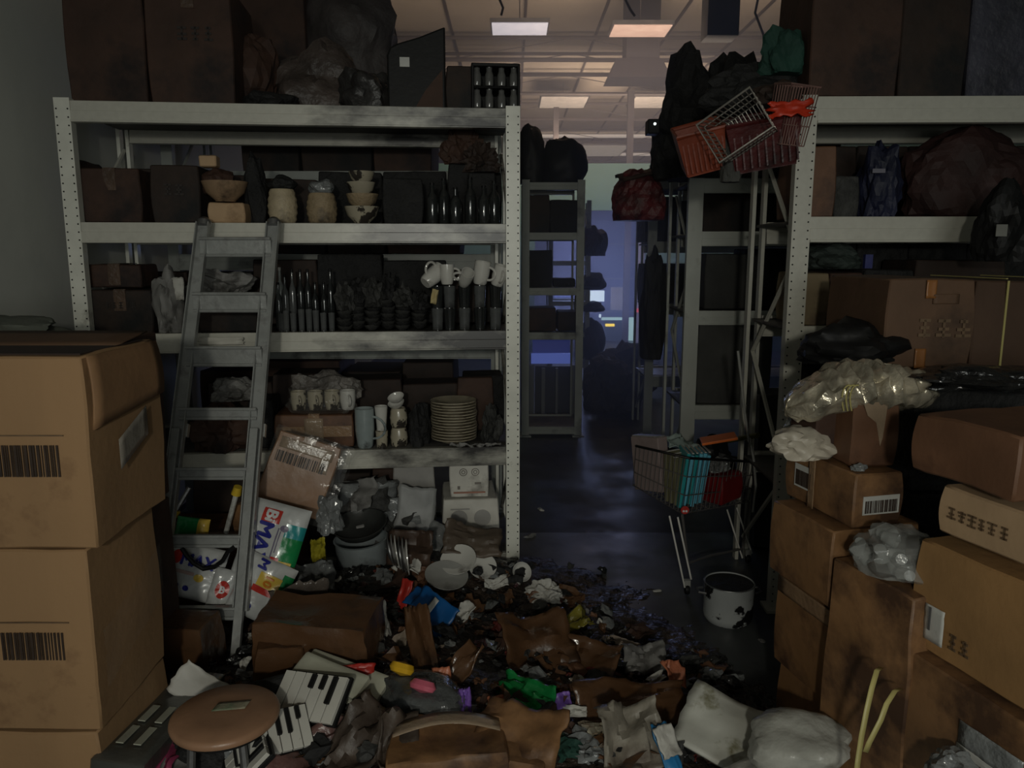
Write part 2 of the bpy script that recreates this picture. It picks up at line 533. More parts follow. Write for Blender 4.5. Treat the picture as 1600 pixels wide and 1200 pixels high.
def carton(label, loc, w, d, h, rz=0.0, m=None, corner='fl', tapes=('top',), code=None, sticker=None, lines=None,
           rot=None, seed=None, amp=0.004, sag=0.0, group=None, flaps=None, name='cardboard_box', cat='box', straps=0):
    """loc = bottom of the given vertical edge ('fl','fr') or of the base centre ('c'); front looks at -y"""
    m = m or card
    seed = seed if seed is not None else (hash((round(loc[0], 2), round(loc[1], 2), round(w, 3))) % 97)
    off = {'fl': Vector((w / 2, d / 2, 0)), 'fr': Vector((-w / 2, d / 2, 0)), 'c': Vector((0, 0, 0))}[corner]
    Rm = Matrix.Rotation(rz, 3, 'Z')
    base = Vector(loc) + Rm @ off
    t = thing(name, label, cat, base, rot or (0, 0, rz), group)
    b = MB()
    vs, fs = carton_body(w, d, h, seed, amp, sag)
    b.add(vs, fs, 0, True)
    b.build('carton_body', m, t)
    e = 0.008
    dim = m in (card_char, card_char2, black_char, char_grey)
    tape_ = tape_dim if dim else (tape if m is card or m is card_pale else tape_damp)
    if 'top' in tapes:
        q = MB()
        q.box((0, 0, h + 0.002), (0.05, d * 0.99, 0.003))
        q.box((0, -d / 2 - e * 0.6, h - 0.045), (0.05, 0.003, 0.09))
        q.build('tape', tape_, t)
    if 'topx' in tapes:
        q = MB()
        q.box((0, 0, h + 0.002), (w * 0.99, 0.05, 0.003))
        q.box((-w / 2 - e * 0.7, 0, h - 0.04), (0.003, 0.05, 0.08))
        q.build('tape', tape_, t)
    if 'front' in tapes:
        q = MB()
        q.box((0, -d / 2 - e, h * 0.5), (w * 0.98, 0.003, 0.05))
        q.build('tape', tape_damp, t)
    if 'side' in tapes:
        q = MB()
        q.box((-w / 2 - e, 0, h * 0.5), (0.003, 0.05, h * 0.95))
        q.build('tape', tape_damp, t)
    for (face, cx, cz, cw, ch, kind) in (code or []):
        rng = random.Random(seed + int(cx * 100))
        par = t
        q = MB()

        def F(x, z, o):
            if face == 'front':
                return (x, -d / 2 - 0.009 - o, z)
            if face == 'left':
                return (-w / 2 - 0.010 - o, x, z)
            return (w / 2 + 0.010 + o, x, z)
        if kind == 'label':
            lb = MB()
            s = (cw * 1.12, 0.002, ch * 1.5) if face == 'front' else (0.002, cw * 1.12, ch * 1.5)
            lb.box(F(cx, cz + ch * 0.12, 0), s)
            par = lb.build('shipping_label', label_w, t)
        x = -cw / 2
        while x < cw / 2 - 0.002:
            bw = rng.choice([0.6, 0.9, 1.6, 2.2]) * cw / 50
            s = (bw, 0.001, ch) if face == 'front' else (0.001, bw, ch)
            q.box(F(cx + x + bw / 2, cz, 0.0015), s)
            x += bw + rng.choice([0.6, 0.8, 1.4]) * cw / 50
        q.build('barcode', ink, par)
    if lines:
        q = MB()
        rng = random.Random(seed + 5)
        for (face, cx, cz, cw, ch) in lines:
            x = -cw / 2
            while x < cw / 2:
                bw = ch * rng.uniform(0.5, 0.9)
                for k in range(3):
                    zz = cz + (k - 1) * ch * 0.36 + rng.uniform(-0.06, 0.06) * ch
                    sw = bw * rng.uniform(0.5, 1)
                    if face == 'front':
                        q.box((cx + x + bw / 2, -d / 2 - 0.010, zz), (sw, 0.001, ch * 0.16))
                    else:
                        q.box((-w / 2 - 0.011, cx - x - bw / 2, zz), (0.001, sw, ch * 0.16))
                if face == 'front':
                    q.box((cx + x + bw / 2, -d / 2 - 0.010, cz), (ch * 0.13, 0.001, ch * 0.9))
                else:
                    q.box((-w / 2 - 0.011, cx - x - bw / 2, cz), (0.001, ch * 0.13, ch * 0.9))
                x += bw + ch * 0.22
        q.build('printed_marks', ink_dim if dim else ink_soft, t)
    for (face, cx, cz, cw, ch, mm) in (sticker or []):
        q = MB()
        if face == 'front':
            q.grid(lambda u, v: Vector((cx + (u - .5) * cw, -d / 2 - 0.010 - 0.003 * abs(nz(u * 3, v * 3, seed)), cz + (v - .5) * ch)), 6, 6)
        elif face == 'left':
            q.grid(lambda u, v: Vector((-w / 2 - 0.011 - 0.003 * abs(nz(u * 3, v * 3, seed)), cx - (u - .5) * cw, cz + (v - .5) * ch)), 6, 6)
        elif face == 'right':
            q.grid(lambda u, v: Vector((w / 2 + 0.012 + 0.003 * abs(nz(u * 3, v * 3, seed)), cx + (u - .5) * cw, cz + (v - .5) * ch)), 6, 6)
        else:
            q.grid(lambda u, v: Vector((cx + (u - .5) * cw, cz + (v - .5) * ch, h + 0.006)), 4, 4)
        q.build('sticker', mm, t, solid=0.001)
    for (side, ang, ln) in (flaps or []):
        q = MB()
        hw = (w if side in 'fb' else d) * 0.98

        def fn(u, v):
            a = R(ang) + 0.25 * (v) * nz(u * 2, v, seed)
            x = (u - .5) * hw
            o, z = math.cos(a) * ln * v, math.sin(a) * ln * v
            if side == 'f':
                return Vector((x, -d / 2 - o, h + z))
            if side == 'b':
                return Vector((x, d / 2 + o, h + z))
            if side == 'l':
                return Vector((-w / 2 - o, x, h + z))
            return Vector((w / 2 + o, x, h + z))
        q.grid(fn, 8, 5)
        q.build('flap', m, t, solid=0.005)
    for k in range(straps):
        q = MB()
        x = (-0.25 + 0.5 * k) * w if straps > 1 else 0
        q.box((x, -d / 2 - 0.008, h / 2), (0.006, 0.003, h))
        q.box((x, 0, h + 0.006), (0.006, d, 0.003))
        q.build('strap', strapm, t)
    return t


# ---------------------------------------------------------------- sheets, lumps, bags
def sheet(name, label, cat, loc, w, h, rot, m, amp=0.02, seed=0, thick=0.002, fold=0.0, torn=0.06, group=None, n=12):
    b = MB()

    def fn(u, v):
        x, y = (u - .5) * w, (v - .5) * h
        ex = torn * w * nz(v * 5, seed, 1.3) * (abs(u - .5) * 2) ** 3
        ey = torn * h * nz(u * 5, seed, 7.3) * (abs(v - .5) * 2) ** 3
        z = amp * (noise.noise(Vector((u * 2.2 + seed, v * 2.2, seed * 0.7))) * 1.6 + abs(noise.noise(Vector((u * 5 + seed, v * 5, 3.0)))) * 0.9)
        z += fold * abs(u - 0.5 + 0.15 * nz(v * 2, seed, 0)) * w
        return Vector((x + ex, y + ey, z))
    b.grid(fn, n, n, 0, True)
    o = b.build(name, m, None, loc, rot, solid=thick)
    return tag(o, label, cat, group)


def lump_mesh(sx, sy, sz, seed, rough=0.35, freq=1.6, sub=3, smooth=False):
    bm = bmesh.new()
    bmesh.ops.create_icosphere(bm, subdivisions=sub, radius=1.0)
    for v in bm.verts:
        c = v.co.normalized()
        r = 1 + rough * noise.noise(c * freq + Vector((seed, seed * 2, 0))) + rough * 0.55 * abs(noise.noise(c * freq * 2.7 + Vector((0, seed, 4)))) - rough * 0.2
        z = c.z * r
        if z < -0.55:
            z = -0.55
        v.co = Vector((c.x * r * sx, c.y * r * sy, (z + 0.55) / 1.55 * sz))
    vs = [v.co.copy() for v in bm.verts]
    bm.verts.index_update()
    fs = [tuple(v.index for v in f.verts) for f in bm.faces]
    bm.free()
    return MB().add(vs, fs, 0, smooth)


def lump(name, label, cat, loc, sx, sy, sz, m, seed=0, rz=0.0, rough=0.35, freq=1.6, sub=3, smooth=False, group=None, rot=None):
    o = lump_mesh(sx, sy, sz, seed, rough, freq, sub, smooth).build(name, m, None, loc, rot or (0, 0, rz))
    return tag(o, label, cat, group)
# ================================================================ THE SETTING
def struct_box(name, c, s, m):
    return struct(MB().box(c, s).build(name, m))


floor_m = mat('wet_floor', (0.060, 0.064, 0.066), 0.55, var=0.5, scale=1.6, bump=0.15, bscale=9, bdist=0.006, dark=(0.014, 0.013, 0.012), dark_amt=0.35, dark_scale=1.4, wet=0.26)
struct_box('floor', (2.0, 8.5, -0.05), (14, 22, 0.1), floor_m)
struct_box('wall_left', (-2.06, 5.0, 3.0), (0.12, 16, 6.0), wall_m)
struct_box('wall_right', (6.2, 8.5, 3.0), (0.12, 22, 6.0), teal_wall)
# back partition: pale teal, with an opening to the street side
BY = 12.0
bw = MB()
bw.box((-0.85, BY, 1.42), (2.4, 0.12, 2.85))
bw.box((4.15, BY, 1.42), (4.2, 0.12, 2.85))
bw.box((1.2, BY, 2.5), (1.7, 0.12, 0.69))
struct(bw.build('wall_back', teal_wall))
# roof over the whole hall
RZ = 5.0
roof = MB()
roof.box((2.0, 18, RZ + 0.05), (30, 46, 0.1))
struct(roof.build('ceiling', roof_m))
struct_box('wall_far', (2.0, 40, 2.5), (30, 0.2, 5.2), mat('far_wall', (0.16, 0.125, 0.115), 0.7, var=0.2, scale=1, bump=0))
# seams between roof panels (trims), trusses and purlins
i = 0
for k, x in enumerate([v * 1.15 - 9 for v in range(22)]):
    i += 1
    struct_box('trim_%d' % i, (x, 18, RZ - 0.015), (0.035, 44, 0.03), truss_m)
for y in (12.9, 13.9, 15.5, 18.3, 22.0, 26.5, 31):
    t = thing('roof_truss', 'steel roof truss at %d metres, two chords with zigzag bars' % y, 'truss', (0, y, RZ))
    del t['label'], t['category']
    t['kind'] = 'structure'
    q = MB()
    q.tube([(-9, 0, -0.12), (13, 0, -0.12)], 0.03, 5)
    q.build('truss_chord', truss_m, t)
    q = MB()
    q.tube([(-9, 0, -0.42), (13, 0, -0.50)], 0.035, 5)
    q.build('truss_chord', truss_m, t)
    q = MB()
    pts = []
    for k in range(12):
        pts.append((-9 + 2 * k, 0, -0.12 if k % 2 else -0.45))
    q.tube(pts, 0.009, 4)
    q.build('truss_web', truss_m, t)
for y, xx in ((23.4, -3), (27.6, 0)):
    i += 1
    struct_box('trim_%d' % i, (3.0, y, RZ - 0.09), (14, 0.28, 0.06), skyl_m)

# blue street side seen through the opening
b = MB()
for k in range(9):
    b.box((1.0, 14.2 + 0.015 * (k % 2), 0.15 + 0.30 * k), (4.2, 0.04, 0.296))
t = tag(b.build('roller_shutter', shutter_m), 'roller shutter with a painted blue glow, far behind the end of the aisle', 'shutter')
b = MB()
b.box((0, 0, 1.25), (0.10, 0.10, 2.5))
t = tag(b.build('steel_post', mat('post_violet_glow', (0.28, 0.26, 0.36), 0.5, emit=(0.16, 0.15, 0.24), emit_s=0.35), None, (P(999, 500, 12.4).x, 12.4, 0)), 'pale violet steel post beside the blue shutter at the aisle end', 'post')  # light on the post put in as a weak violet glow


def panel(name, label, cat, x0, y0, x1, y1, Y, m, thick=0.03, frame=None):
    a, c = P(x0, y0, Y), P(x1, y1, Y)
    b = MB().box((0, 0, 0), (abs(c.x - a.x), thick, abs(a.z - c.z)))
    o = b.build(name, m, None, ((a.x + c.x) / 2, Y, (a.z + c.z) / 2))
    return tag(o, label, cat)


panel('lit_sign_panel', 'bright white-blue lit panel far down the aisle, jutting from the left', 'panel', 921, 454, 944, 471, 14.15, whitelit)
panel('wall_cabinet', 'small grey cabinet on the blue shutter above the far counter', 'cabinet', 955, 449, 975, 484, 14.09, mat('grey_glow', (0.3, 0.3, 0.34), 0.5, emit=(0.18, 0.18, 0.24), emit_s=0.5), 0.15)  # cabinet is no lamp; the light on it is a weak glow
panel('lamp', 'tiny white indicator lamp left of the far window', 'lamp', 936, 491, 939, 496, 14.16, whitelit, 0.03)
panel('lamp', 'tiny red indicator lamp on the violet post', 'lamp', 994, 482, 998, 488, 12.3, mat('red_lamp', (0.5, 0.05, 0.05), 0.5, emit=(1, 0.1, 0.1), emit_s=0.6), 0.02)
# far window: pale frame with painted glow around a dark pane, yellow sign
ft = thing('far_window', 'pale cyan framed window with a yellow sign inside, at the aisle end', 'window', (0, 0, 0))


def fbox(x0, y0, x1, y1, Y, m, nm, th=0.04, par=None):
    a, c = P(x0, y0, Y), P(x1, y1, Y)
    return MB().box(((a.x + c.x) / 2, Y, (a.z + c.z) / 2), (abs(c.x - a.x), th, abs(a.z - c.z))).build(nm, m, par)


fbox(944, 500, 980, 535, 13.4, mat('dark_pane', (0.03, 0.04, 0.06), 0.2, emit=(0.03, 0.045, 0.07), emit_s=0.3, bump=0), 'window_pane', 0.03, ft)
fbox(940, 496, 992, 500, 13.36, cyan_glow, 'window_frame', 0.06, ft)
fbox(980, 500, 992, 532, 13.36, cyan_glow, 'window_frame', 0.06, ft)
fbox(946, 506, 960, 510, 13.33, mat('yellow_lit', (0.7, 0.5, 0.02), 0.5, emit=(1.0, 0.72, 0.06), emit_s=1.6, bump=0), 'sign', 0.02, ft)
# shutter guide rails
panel('guide_rail', 'thin pale horizontal rail across the far blue shutter, upper one', 'rail', 940, 380, 995, 382.5, 14.17, dist_steel)
panel('guide_rail', 'thin pale horizontal rail across the far blue shutter, middle one', 'rail', 940, 434, 994, 436.5, 14.17, dist_steel)
panel('guide_rail', 'thin pale horizontal rail just above the far framed window', 'rail', 915, 486, 994, 488.5, 14.17, dist_steel)

# ================================================================ RACKS
RACKS = {}


def rack(key, label, org, rz, width, dep, levels, height, m, post_w=0.06, beam_h=0.09, holes=True, foot=True, board=True, lean=0.0,
         name='storage_rack', braces=True, rear=True, group=None):
    t = thing(name, label, 'rack', org, (0, 0, rz), group)
    RACKS[key] = (Vector(org), rz, levels)
    rng = random.Random(3)
    for sx in (0, 1):
        for sy in ((0, 1) if rear else (0,)):
            q = MB()
            x = post_w / 2 if sx == 0 else width - post_w / 2
            y = 0.0 if sy == 0 else dep
            if sy == 0:
                q.box((x, y + 0.02, height / 2), (post_w, 0.045, height))
            else:
                for xx_ in (x - post_w * 0.38, x + post_w * 0.30):
                    q.box((xx_, y + 0.02, height / 2), (0.016, 0.045, height))
            if holes and sy == 0:
                z = 0.04
                while z < height - 0.02:
                    for hx in (-0.36, 0.36):
                        q.lathe([(0.0035, 0), (0.0035, 0.0015)], 6, 1, (x + hx * post_w, y - 0.003, z), M=Matrix.Rotation(R(90), 3, 'X'))
                    z += 0.033
            q.build('post', [rack_post_m if m is rackA_m else m, black_pl], t)
    if foot:
        for x in (post_w / 2, width - post_w / 2):
            q = MB()
            q.box((x, 0.01, 0.006), (post_w * 1.6, 0.1, 0.012))
            q.build('foot_plate', m, t)
    for lv in levels:
        for y in ((0.0, dep) if rear else (0.0,)):
            q = MB()
            L = width - 2 * post_w
            q.box((width / 2, y + 0.016, lv - beam_h * 0.5), (L, 0.032, beam_h))
            q.box((width / 2, y + 0.004, lv - beam_h * 0.70), (L, 0.018, beam_h * 0.50))
            q.box((width / 2, y - 0.004, lv - beam_h * 0.94), (L, 0.016, beam_h * 0.10))
            q.build('beam', m, t, bevel=0.002)
        if board:
            q = MB()
            q.grid(lambda u, v: Vector((0.02 + u * (width - 0.04), 0.03 + v * (dep - 0.04), lv - 0.012 + 0.003 * nz(u * 6, v * 3, lv))), 10, 4)
            q.build('shelf_board', board_m, t, solid=0.012)
    if braces:
        for x in (post_w / 2, width - post_w / 2):
            zs = [0.12 + k * (height - 0.25) / 4 for k in range(5)]
            for k in range(4):
                q = MB()
                y0, y1 = (0.02, dep) if k % 2 else (dep, 0.02)
                q.tube([(x, y0, zs[k]), (x, y1, zs[k + 1])], 0.010, 6)
                q.build('brace', m, t)
    return t


A_O, A_E = Vector((-1.87, 3.28, 0)), Vector((0.035, 3.47, 0))
A_RZ = math.atan2(A_E.y - A_O.y, A_E.x - A_O.x)
A_W = (A_E - A_O).length
rack('A', 'white steel storage rack behind the ladder, goods on five levels', A_O, A_RZ, A_W, 0.62, [0.10, 0.62, 1.16, 1.632, 2.12], 2.13, rackA_m, 0.062, 0.086)
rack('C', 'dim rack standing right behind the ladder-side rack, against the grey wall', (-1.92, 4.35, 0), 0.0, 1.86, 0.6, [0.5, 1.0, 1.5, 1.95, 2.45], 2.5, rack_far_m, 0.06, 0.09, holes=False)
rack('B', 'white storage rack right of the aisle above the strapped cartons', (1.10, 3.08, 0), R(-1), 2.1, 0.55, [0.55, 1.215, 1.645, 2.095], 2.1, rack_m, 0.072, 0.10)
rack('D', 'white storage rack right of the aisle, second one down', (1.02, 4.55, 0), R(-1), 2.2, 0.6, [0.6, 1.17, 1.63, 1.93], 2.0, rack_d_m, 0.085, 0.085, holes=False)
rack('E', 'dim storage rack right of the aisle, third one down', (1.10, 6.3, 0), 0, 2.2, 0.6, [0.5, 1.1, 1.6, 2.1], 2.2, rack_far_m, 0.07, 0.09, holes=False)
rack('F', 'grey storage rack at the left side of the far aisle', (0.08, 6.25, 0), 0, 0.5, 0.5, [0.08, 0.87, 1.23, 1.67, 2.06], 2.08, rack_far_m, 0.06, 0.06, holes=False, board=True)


def on(key, px, lv, d):
    """world point on a shelf of a rack, under picture column px, d metres behind the front"""
    o, rz, levels = RACKS[key]
    z = levels[lv] if isinstance(lv, int) else lv
    ex, ey = Vector((math.cos(rz), math.sin(rz), 0)), Vector((-math.sin(rz), math.cos(rz), 0))
    base = o + ey * d
    k = (px - 800) / FPX
    # X = k * (Y*CT - (z-H)*ST)
    s = (k * (base.y * CT - (z - CAM_H) * ST) - base.x) / (ex.x - k * ex.y * CT)
    p = base + ex * s
    return Vector((p.x, p.y, z + 0.001))


def mpx(p):
    return depth(p) / FPX


# ================================================================ SMALL KINDS
def bottle(name, label, loc, r, h, m, cat='bottle', neck=0.35, cap=None, group=None, rot=(0, 0, 0)):
    t = thing(name, label, cat, loc, rot, group)
    q = MB()
    nr = r * neck
    q.lathe([(r * 0.9, 0), (r, 0.008), (r, h * 0.58), (r * 0.85, h * 0.68), (nr, h * 0.78), (nr, h * 0.97)], 16)
    q.build('bottle_body', m, t)
    q = MB()
    q.lathe([(nr * 1.12, h * 0.95), (nr * 1.12, h), (0.0001, h + 0.001)], 12)
    q.build('cap', cap or black_pl, t)
    return t


def glassware(name, label, loc, r, h, m, group=None, rot=(0, 0, 0), cat='glass', flare=1.0):
    q = MB()
    q.lathe([(0.0001, 0), (r * 0.82, 0), (r * 0.86, h * 0.2), (r * flare, h), (r * flare * 0.93, h), (r * 0.78, h * 0.1), (0.0001, h * 0.08)], 16)
    return tag(q.build(name, m, None, loc, rot), label, cat, group)


def mug(label, loc, r, h, m, rot=(0, 0, 0), group=None, hang=0.0):
    t = thing('mug', label, 'mug', loc, rot, group)
    q = MB()
    q.lathe([(0.0001, 0), (r * 0.7, 0), (r * 0.82, h * 0.06), (r, h * 0.45), (r, h), (r * 0.92, h), (r * 0.9, h * 0.45), (r * 0.6, h * 0.08), (0.0001, h * 0.07)], 20)
    q.build('cup_body', m, t)
    q = MB()
    q.tube([(r * 0.95 * math.cos(hang) + (0.34 * h * math.sin(a)) * math.cos(hang), (r * 0.95 + 0.34 * h * math.sin(a)) * math.sin(hang), h * 0.52 + 0.28 * h * math.cos(a)) for a in [k * math.pi / 8 for k in range(9)]], 0.0055, 7)
    q.build('handle', m, t)
    return t


def plate_mesh(r, depthp=0.02, th=0.004):
    return MB().lathe([(0.0001, 0), (r * 0.55, 0), (r * 0.62, depthp * 0.35), (r, depthp), (r, depthp + th), (r * 0.6, depthp * 0.35 + th), (0.0001, th)], 28)


def bowl_mesh(r, h):
    return MB().lathe([(0.0001, 0), (r * 0.42, 0), (r * 0.46, h * 0.08), (r * 0.82, h * 0.45), (r, h), (r * 0.96, h), (r * 0.78, h * 0.48), (r * 0.4, h * 0.13), (0.0001, h * 0.12)], 24)


proto_mesh = {}


def simple(name, mesh_key, maker, m, loc, rot, label, cat, group=None, scale=1.0):
    k = (mesh_key, m.name)
    if k in proto_mesh:
        o = bpy.data.objects.new(name, proto_mesh[k])
        C.objects.link(o)
        o.location = loc
        o.rotation_euler = rot
    else:
        o = maker().build(name, m, None, loc, rot)
        proto_mesh[k] = o.data
    o.scale = (scale,) * 3 if not isinstance(scale, tuple) else scale
    return tag(o, label, cat, group)
# ================================================================ LADDER-SIDE RACK: GOODS
A = 'A'
rnd = random.Random(11)


def boxon(key, x0, x1, lv, d, h, dep_, m, label, **kw):
    a, c = on(key, x0, lv, d), on(key, x1, lv, d)
    return carton(label, a, (c - a).length, dep_, h, RACKS[key][1], m, 'fl', **kw)


# backs of every level: sooty cartons added to keep the gaps dark
bi = 0
ORD = ['first', 'second', 'third', 'fourth', 'fifth', 'sixth', 'seventh']
SHN = {0: 'low', 1: 'fourth', 2: 'third', 3: 'second', 4: 'top'}
for lv, hh in ((1, 0.30), (2, 0.34), (3, 0.30)):
    qi = 0
    xs = [200, 300, 400, 500, 600, 700, 785] if lv > 1 else [330, 430, 530, 630, 725, 788]
    for a_, c_ in zip(xs[:-1], xs[1:]):
        bi += 1
        qi += 1
        boxon(A, a_ + 1, c_ - 2, lv, 0.40, hh * rnd.uniform(0.72, 1.0), 0.2, card_char if rnd.random() < 0.6 else black_char,
              'added sooty carton closing the back of the %s shelf, %s from the ladder side' % (SHN[lv], ORD[qi - 1]), group='added sooty cartons at the backs of the shelves', tapes=())
# cartons added on the dim rack behind so the view through stays dark
for lv, hh in ((0, .4), (1, .38), (2, .33), (3, .4), (4, .45)):
    x = 0.42 if lv in (2, 3) else 0.1
    qi = 0
    while x < 1.7:
        w_ = rnd.uniform(0.3, 0.46)
        if x + w_ > (0.95 if lv == 4 else 1.84):
            break
        o_, rz_, lvl = RACKS['C']
        qi += 1
        carton('added dark carton on the dim rack behind, %s shelf, %s from the grey wall' % (['lowest', 'second lowest', 'middle', 'second highest', 'highest'][lv], ORD[qi - 1]), (o_.x + x, o_.y + 0.08, lvl[lv] + 0.001), w_ - 0.02, 0.42,
               hh * rnd.uniform(0.75, 1), rz_, card_char if rnd.random() < 0.5 else card_char2, 'fl', tapes=(), group='added dark cartons on the rack behind')
        x += w_

# --- top level
boxon(A, 112, 232, 4, 0.04, 0.50, 0.40, card_char2, 'tall dark brown carton on the rack top beside the grey wall', tapes=('top', 'side'))
boxon(A, 238, 368, 4, 0.05, 0.47, 0.40, card_char2, 'tall dark brown carton on the rack top, second from the grey wall', tapes=('top',), lines=[('front', 0.02, 0.28, 0.14, 0.06)])
p = on(A, 425, 4, 0.2)
lump('charred_bundle', 'low black charred bundle on the rack top right of the tall cartons', 'bundle', p, 0.12, 0.12, 0.085, black_char, 4)
p = on(A, 388, 4, 0.35)
lump('wrapped_bundle', 'dark brown wrapped bundle on the rack top behind the tall cartons', 'bundle', p, 0.15, 0.14, 0.40, card_char2, 41, sub=4)
p = on(A, 500, 4, 0.42)
lump('plastic_bundle', 'big smoke-brown plastic wrapped bundle on the rack top', 'bundle', p, 0.22, 0.15, 0.33, mat('smoked_plastic', (0.075, 0.058, 0.05), 0.5, var=0.5, scale=6, bump=0.8, bscale=10, bdist=0.04), 7, sub=4, rough=0.4, smooth=True)
p = on(A, 575, 4, 0.3)
lump('plastic_bundle', 'dark drooping plastic bundle beside the black tray on the rack top', 'bundle', p, 0.13, 0.14, 0.22, mat('smoked_plastic_dark', (0.035, 0.033, 0.032), 0.45, var=0.5, scale=6, bump=0.8, bscale=10, bdist=0.04), 9, sub=4, rough=0.4, smooth=True)
# leaning black tray with slanted top
p = on(A, 652, 4, 0.08)
k = mpx(p)
t = thing('black_tray', 'black plastic tray standing on end with slanting top, on the rack top', 'tray', p, (0, 0, A_RZ))
q = MB()
q.prism([(-45 * k, 0), (45 * k, 0), (45 * k, 124 * k), (5 * k, 108 * k), (-28 * k, 98 * k), (-40 * k, 92 * k), (-45 * k, 80 * k)], 0, 0.16)
q.build('tray_shell', black_pl, t, bevel=0.008)
q = MB()
q.prism([(-2 * k, 4 * k), (40 * k, 4 * k), (40 * k, 60 * k), (14 * k, 30 * k)], -0.006, 0.0)
q.build('scorched_panel', card_char2, t)
q = MB()
q.box((-18 * k, -0.004, 70 * k), (15 * k, 0.004, 14 * k))
q.build('sticker', label_w, t)
boxon(A, 699, 742, 4, 0.10, 0.19, 0.2, card_char, 'small black-brown carton beside the jar crate on the rack top', tapes=())
# crate of jars
p = on(A, 775, 4, 0.06)
k = mpx(p)
t = thing('jar_crate', 'black crate full of small glass jars at the end of the rack top', 'crate', p, (0, 0, A_RZ))
q = MB()
w_, h_ = 76 * k, 70 * k
q.box((0, 0.10, 0.006), (w_, 0.2, 0.012))
q.box((0, 0.198, h_ / 2), (w_, 0.01, h_))
for s in (-1, 1):
    q.box((s * (w_ / 2 - 0.006), 0.10, h_ / 2), (0.012, 0.2, h_))
q.box((0, 0.1, h_ - 0.006), (w_, 0.2, 0.014))
q.box((0, 0.1, h_ * 0.5), (w_, 0.19, 0.008))
q.build('crate_shell', black_pl, t, bevel=0.004)
n_ = 0
for row in range(2):
    for c_ in range(4):
        loc = t.matrix_basis @ Vector((0, 0, 0))
        lx = (-0.38 + 0.253 * c_) * w_
        wp = p + Vector((math.cos(A_RZ) * lx - math.sin(A_RZ) * 0.03, math.sin(A_RZ) * lx + math.cos(A_RZ) * 0.03, 0.014 + row * (h_ * 0.5 - 0.006)))
        bottle('spice_jar', 'small clear jar with a cap inside the black crate on the rack top', wp, 0.019, h_ * 0.40, mat('jar_glass', (0.12, 0.12, 0.115), 0.12, coat=0.6, var=0.4), 'jar', 0.7,
               group='jars in the black crate', cap=steel_d if c_ % 2 else black_pl)

# --- second level (z 1.63)
boxon(A, 132, 222, 3, 0.06, 0.225, 0.3, card_char2, 'dark reddish carton on the second shelf beside the corner post', tapes=('top',), flaps=[('l', 50, 0.06)])
boxon(A, 241, 314, 3, 0.06, 0.24, 0.3, card_char, 'dark reddish carton on the second shelf, second from the corner post', tapes=(), lines=[('front', 0.0, 0.14, 0.09, 0.05)])
tb = boxon(A, 328, 382, 3, 0.02, 0.085, 0.2, card_pale, 'small tan carton on the second shelf under a tan bowl', tapes=())
p = on(A, 355, 3, 0.10)
lump('plastic_bundle', 'tall smoke-grey plastic bundle added on the dim rack behind to cover the lit wall', 'bundle', Vector((-0.92, 4.62, 2.452)), 0.30, 0.24, 0.62, mat('smoke_grey_plastic', (0.05, 0.042, 0.04), 0.6, var=0.5, scale=5, bump=0.6, bscale=8, bdist=0.04), 27, sub=4, rough=0.3, smooth=True)  # bundle added to hide part of the brightly lit wall
q = bowl_mesh(0.098, 0.085)
tag(q.build('bowl', mat('tan_bowl', (0.30, 0.20, 0.12), 0.4, dark=(0.03, 0.02, 0.015), dark_amt=0.3, dark_scale=6), None, p + Vector((0, 0, 0.092))), 'wide tan bowl on the small tan carton on the second shelf', 'bowl')
p2_ = on(A, 347, 3, 0.12)
lump('wrapped_pack', 'sooty wrapped pack in the wide tan bowl on the second shelf', 'pack', p2_ + Vector((0, 0, 0.125)), 0.075, 0.06, 0.11, card_char2, 3)
carton('little cream carton topmost in the pile over the tan bowl', p2_ + Vector((-0.03, -0.02, 0.236)), 0.07, 0.06, 0.05, A_RZ, card_pale, 'c', tapes=())
lump('dark_cloth', 'dark crumpled cloth hanging beside the pile over the tan bowl', 'cloth', on(A, 402, 3, 0.16), 0.05, 0.05, 0.30, black_char, 14)


def ribbed_pot(r, h, n):
    pr = [(0.0001, 0), (r * 0.6, 0)]
    for i_ in range(n * 2 + 1):
        t_ = i_ / (n * 2)
        rr = r * (0.72 + 0.28 * math.sin(math.pi * (0.15 + 0.75 * t_)))
        pr.append((rr * (1.0 if i_ % 2 else 0.94), h * t_ * 0.98 + 0.002))
    pr += [(r * 0.7, h * 0.97), (0.0001, h * 0.9)]
    return MB().lathe(pr, 24)


for (px, w_, h_, lab) in ((443, 46, 52, 'round cream ribbed basket on the second shelf, nearest the ladder top'),
                          (504, 48, 46, 'round tan ribbed basket in clear wrap on the second shelf, middle of three')):
    p = on(A, px, 3, 0.08)
    k = mpx(p)
    tag(ribbed_pot(w_ * k / 2, h_ * k, 5).build('round_basket', wicker_m if px > 450 else mat('cream_wicker', (0.46, 0.38, 0.25), 0.55, var=0.3, scale=12, bump=0.4, bscale=60, dark=(0.04, 0.03, 0.02), dark_amt=0.3, dark_scale=7), None, p), lab, 'basket')
    lump('plastic_wrap', 'loose dark wrap bunched over the %s basket on the second shelf' % ('cream' if px < 450 else 'tan'), 'wrap', p + Vector((0, 0.02, h_ * k + 0.001)), w_ * k * 0.42, w_ * k * 0.4, 0.06, plastic_g if px > 450 else black_char, px, smooth=False)
p = on(A, 566, 3, 0.08)
k = mpx(p)
z = 0
